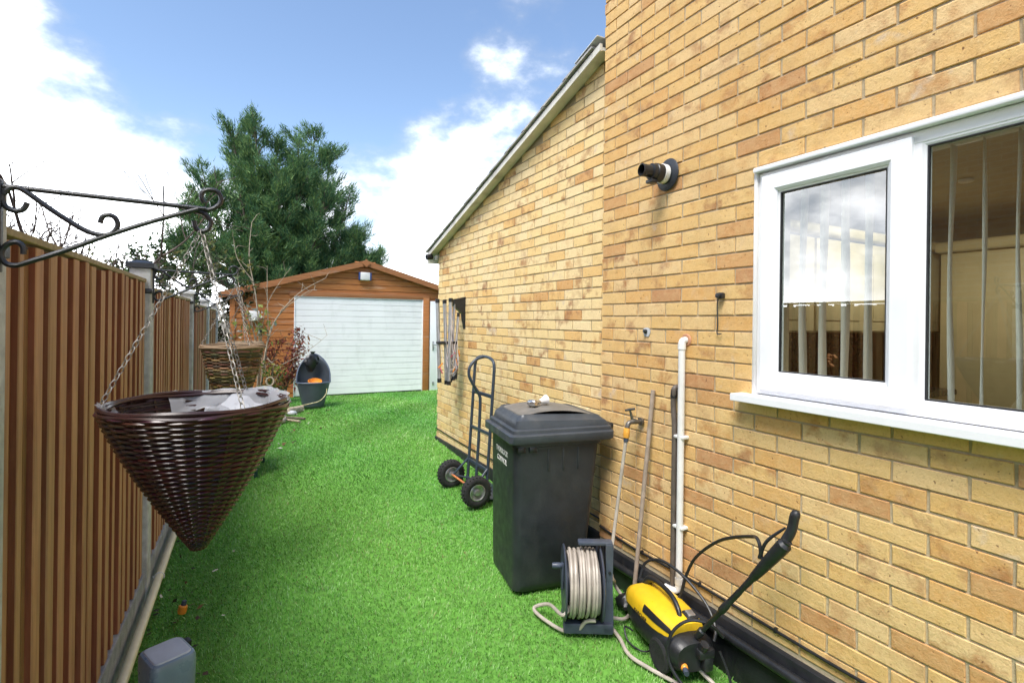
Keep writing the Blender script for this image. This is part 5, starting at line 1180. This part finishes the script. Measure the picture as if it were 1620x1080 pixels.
for k in range(14):
    tipp = Vector((.58 + rs.uniform(-.28, .2), 10.1 + rs.uniform(-.2, .2), rs.uniform(.3, .85))); b_ = Vector((.55, 10.2, g(.55, 10.2))); ln = smoothpath([b_, b_.lerp(tipp, .5) + Vector((0, 0, .08)), tipp], 4); mb.tube(ln, .005, 4)
    for i in range(3, len(ln)): PP.append(ln[i][:]); DD.append(rs.normal(0, 1, 3))
part('stems', mb, 'pale_twig', t); T, c = sprays(np.array(PP), np.array(DD), 4, .08, .022, .8, [(.14, .20, .03), (.26, .24, .05), (.08, .14, .03), (.3, .16, .06)], np.zeros(len(PP)), rs); leaf_mesh('leaves', T, c, 'foliage', t)
t = thing('climbing_rose', 'bare pale arching rose stems tied up before the garage', 'climber', (.35, 10.4, g(.35, 10.4)))
b0 = (.38, 10.4, g(.38, 10.4))
for pts, r_ in (([b0, (.36, 10.4, 1.2), (.30, 10.4, 2.0), (.22, 10.4, 2.7), (.23, 10.4, 3.35)], .02), ([b0, (.45, 10.35, 1.0), (.62, 10.4, 1.6), (1.0, 10.4, 2.1), (1.5, 10.45, 2.42)], .017), ([b0, (.48, 10.4, 1.1), (.7, 10.4, 1.7), (1.15, 10.4, 2.12), (1.35, 10.4, 2.2)], .014), ([b0, (.42, 10.45, 1.3), (.52, 10.45, 2.0), (.9, 10.4, 2.6)], .011), ([b0, (.46, 10.4, .9), (.7, 10.3, .8), (1.2, 10.2, 1.1), (1.5, 10.2, 1.35)], .010),
                ([b0, (.30, 10.4, 1.4), (.06, 10.4, 2.0), (.02, 10.4, 2.5)], .013), ([b0, (.48, 10.4, 1.3), (.50, 10.4, 2.1), (.49, 10.4, 2.6)], .012), ([b0, (.38, 10.35, 1.3), (.10, 10.35, 1.8), (-.2, 10.4, 2.2)], .011), ([(.27, 10.4, 2.3), (.05, 10.4, 2.7), (-.06, 10.4, 3.05)], .010)):
    mb = MB(); ln = smoothpath([Vector(p) + Vector(rs.normal(0, .015, 3)) for p in pts], 7); n = len(ln); mb.tube(ln, [r_ * (1 - .75 * i / n) for i in range(n)], 6)
    for i in range(4, n, 3):
        e = ln[i] + Vector((rs.normal(0, .12), rs.normal(0, .06), rs.uniform(.02, .22))); mb.tube([ln[i], ln[i].lerp(e, .5) + Vector(rs.normal(0, .02, 3)), e], [.0045, .004, .002], 4, caps=False)
    part('stem', mb, 'pale_twig', t)
mb = MB(); mb.rbox((.44, 10.38, 1.42), (.16, .05, .035), .01); part('tie', mb, 'black_plastic', t)
T, c = sprays(np.array([(.3 + rs.normal(0, .22), 10.38, 1.5 + rs.normal(0, .2)) for k in range(60)]), rs.normal(0, 1, (60, 3)), 2, .09, .03, .5, [(.17, .24, .05), (.24, .28, .07), (.4, .42, .36)], np.zeros(60), rs); leaf_mesh('leaves', T, c, 'foliage', t)
# bits on the ground near the garage
mb = MB(); mb.tube([gz(.62, 9.15, .05), gz(.75, 9.0, .06), gz(.98, 9.25, .055)], [.05, .065, .05], 9); single('log', mb, 'pale_twig', 'short pale log lying left of the grey tub', 'log')
def stone(c, r_, label, mat='stone', sq=.6):
    m = MB(); rgs = []
    for i in range(7):
        f = -1 + 2 * i / 6; w_ = math.sqrt(max(.02, 1 - f * f)); rgs.append([(c[0] + r_ * w_ * math.cos(a) * (1 + .12 * math.sin(3 * a + c[0] * 9)), c[1] + r_ * w_ * math.sin(a), g(c[0], c[1]) + r_ * sq * (f + .8)) for a in np.linspace(0, 6.283, 13)[:-1]])
    m.loft(rgs); single('stone', m, mat, label, 'stone', 'stones by the log')
stone((.56, 8.35), .13, 'rounded pinkish stone at the turf edge below the log'); stone((.80, 8.95), .07, 'small grey stone touching the pale log', 'concrete')
for k, (a_, b_, lab) in enumerate((((.62, 8.55), (.84, 8.15), 'short pale offcut stick nearest the pinkish stone'), ((.66, 8.7), (.93, 8.35), 'thin brown stick lying behind the pinkish stone'))):
    mb = MB(); mb.tube([gz(*a_, .03), gz(*b_, .03)], .018, 6); single('stick', mb, 'pale_twig' if k == 0 else 'bark', lab, 'stick')
t = thing('ornament_ring', 'small pale ring shaped ornament among the shrubs', 'ornament', (.51, 9.3, .3))
mb = MB(); c = Vector((.50, 9.3, .63)); mb.tube([c + Vector((.055 * math.cos(a), .01 * math.sin(a), .065 * math.sin(a))) for a in np.linspace(0, 6.283, 21)[:-1]], .013, 8, closed=True); part('ring', mb, 'pale_twig', t)
mb = MB(); mb.tube([c + Vector((0, 0, -.065)), (.50, 9.3, g(.5, 9.3))], .008, 6); part('stake', mb, 'pale_twig', t)
# dark green plastic table behind the baskets
t = thing('garden_table', 'dark green plastic table with square legs behind the rattan basket', 'table', (.0, 5.95, g(0, 5.95)))
for (x, y) in ((.19, 5.70), (.275, 6.22), (-.24, 5.74), (-.16, 6.26)):
    mb = MB(); z0 = g(x, y); mb.rbox((x, y, (z0 + .42) / 2), (.035, .035, .42 - z0), .006); part('leg', mb, 'green_plastic', t)
mb = MB(); mb.rbb((-.27, 5.68, .42), (.30, 6.28, .45), .01); part('table_top', mb, 'green_plastic', t)
t = thing('round_plaque', 'pale blue round plaque propped on the green table', 'plaque', (-.17, 6.1, .45))
mb = MB(); mb.lathe([(0, 0), (.14, 0), (.15, .006), (.14, .012), (0, .012)], (-.10, 6.18, .60), (-.1, -.96, .2), 30); part('disc', mb, 'blue_disc', t)
for k in range(3): mb = MB(); mb.rbox((-.14 + .04 * k, 6.155, .69 - .012 * (k % 2)), (.022, .006, .035), .002); part('figure', mb, 'black_plastic', t)
# litter
t = thing('hose_connector', 'orange and grey hose connector dropped on the turf', 'connector', tuple(gz(-.238, 3.31, .0)))
c = gz(-.238, 3.31, .036); mb = MB(); mb.lathe([(0, -.012), (.019, -.012), (.022, 0), (.022, .025), (.017, .03), (0, .03)], c, (.2, .1, 1), 14); part('body', mb, 'orange_plastic', t)
mb = MB(); mb.lathe([(0, 0), (.013, 0), (.011, .022), (0, .022)], c + Vector((.006, .003, .03)), (.2, .1, 1), 12); part('nozzle', mb, 'reel_plastic', t)
mb = MB(); a_ = gz(-.112, 3.72, .034); mb.cyl(a_, a_ + Vector((.03, .012, .003)), .0045, 8); single('cigarette_end', mb, 'litter_white', 'white cigarette end on the turf beside the cream pipe', 'litter')
mb = MB(); a_ = gz(-.20, 2.98, .03); mb.rbox(a_, (.022, .022, .028), .006); single('white_cap', mb, 'litter_white', 'small white plastic cap on the turf near the blue grey box', 'litter')
tris, cols = [], []
for k in range(330):
    if k < 150: y = rs.uniform(2.4, 6.5); x = -.49 + .0227 * y + abs(rs.normal(.06, .12)) + .04
    elif k < 250: y = rs.uniform(6.5, 9.4); x = .1 + abs(rs.normal(0, .35)) + (y - 6.5) * .13
    else: y = rs.uniform(2.2, 9.5); x = rs.uniform(-.3, 1.9 if y < 5.5 else 2.0)
    s_ = rs.uniform(.010, .030) * (1.5 if y > 5 else 1) * (1 if k < 250 else .6); p = np.array([x, y, g(x, y) + .032]); u_ = rs.normal(0, 1, 3) * [1, 1, .35]; v_ = rs.normal(0, 1, 3) * [1, 1, .35]
    u_ /= np.linalg.norm(u_); v_ /= np.linalg.norm(v_); tris += [[p, p + u_ * s_, p + v_ * s_], [p + u_ * s_, p + v_ * s_, p + (u_ + v_) * s_ * .8]]
    cc = [(.08, .05, .03), (.14, .085, .04), (.04, .045, .02), (.05, .09, .03), (.6, .58, .5)][rs.choice(5, p=[.3, .22, .25, .13, .10])]; cols += [cc, cc]
lt = thing('leaf_litter', 'scattered dead leaves and specks lying on the turf', 'leaf litter', (.2, 5, .05)); leaf_mesh('leaves', tris, cols, 'litter', lt)
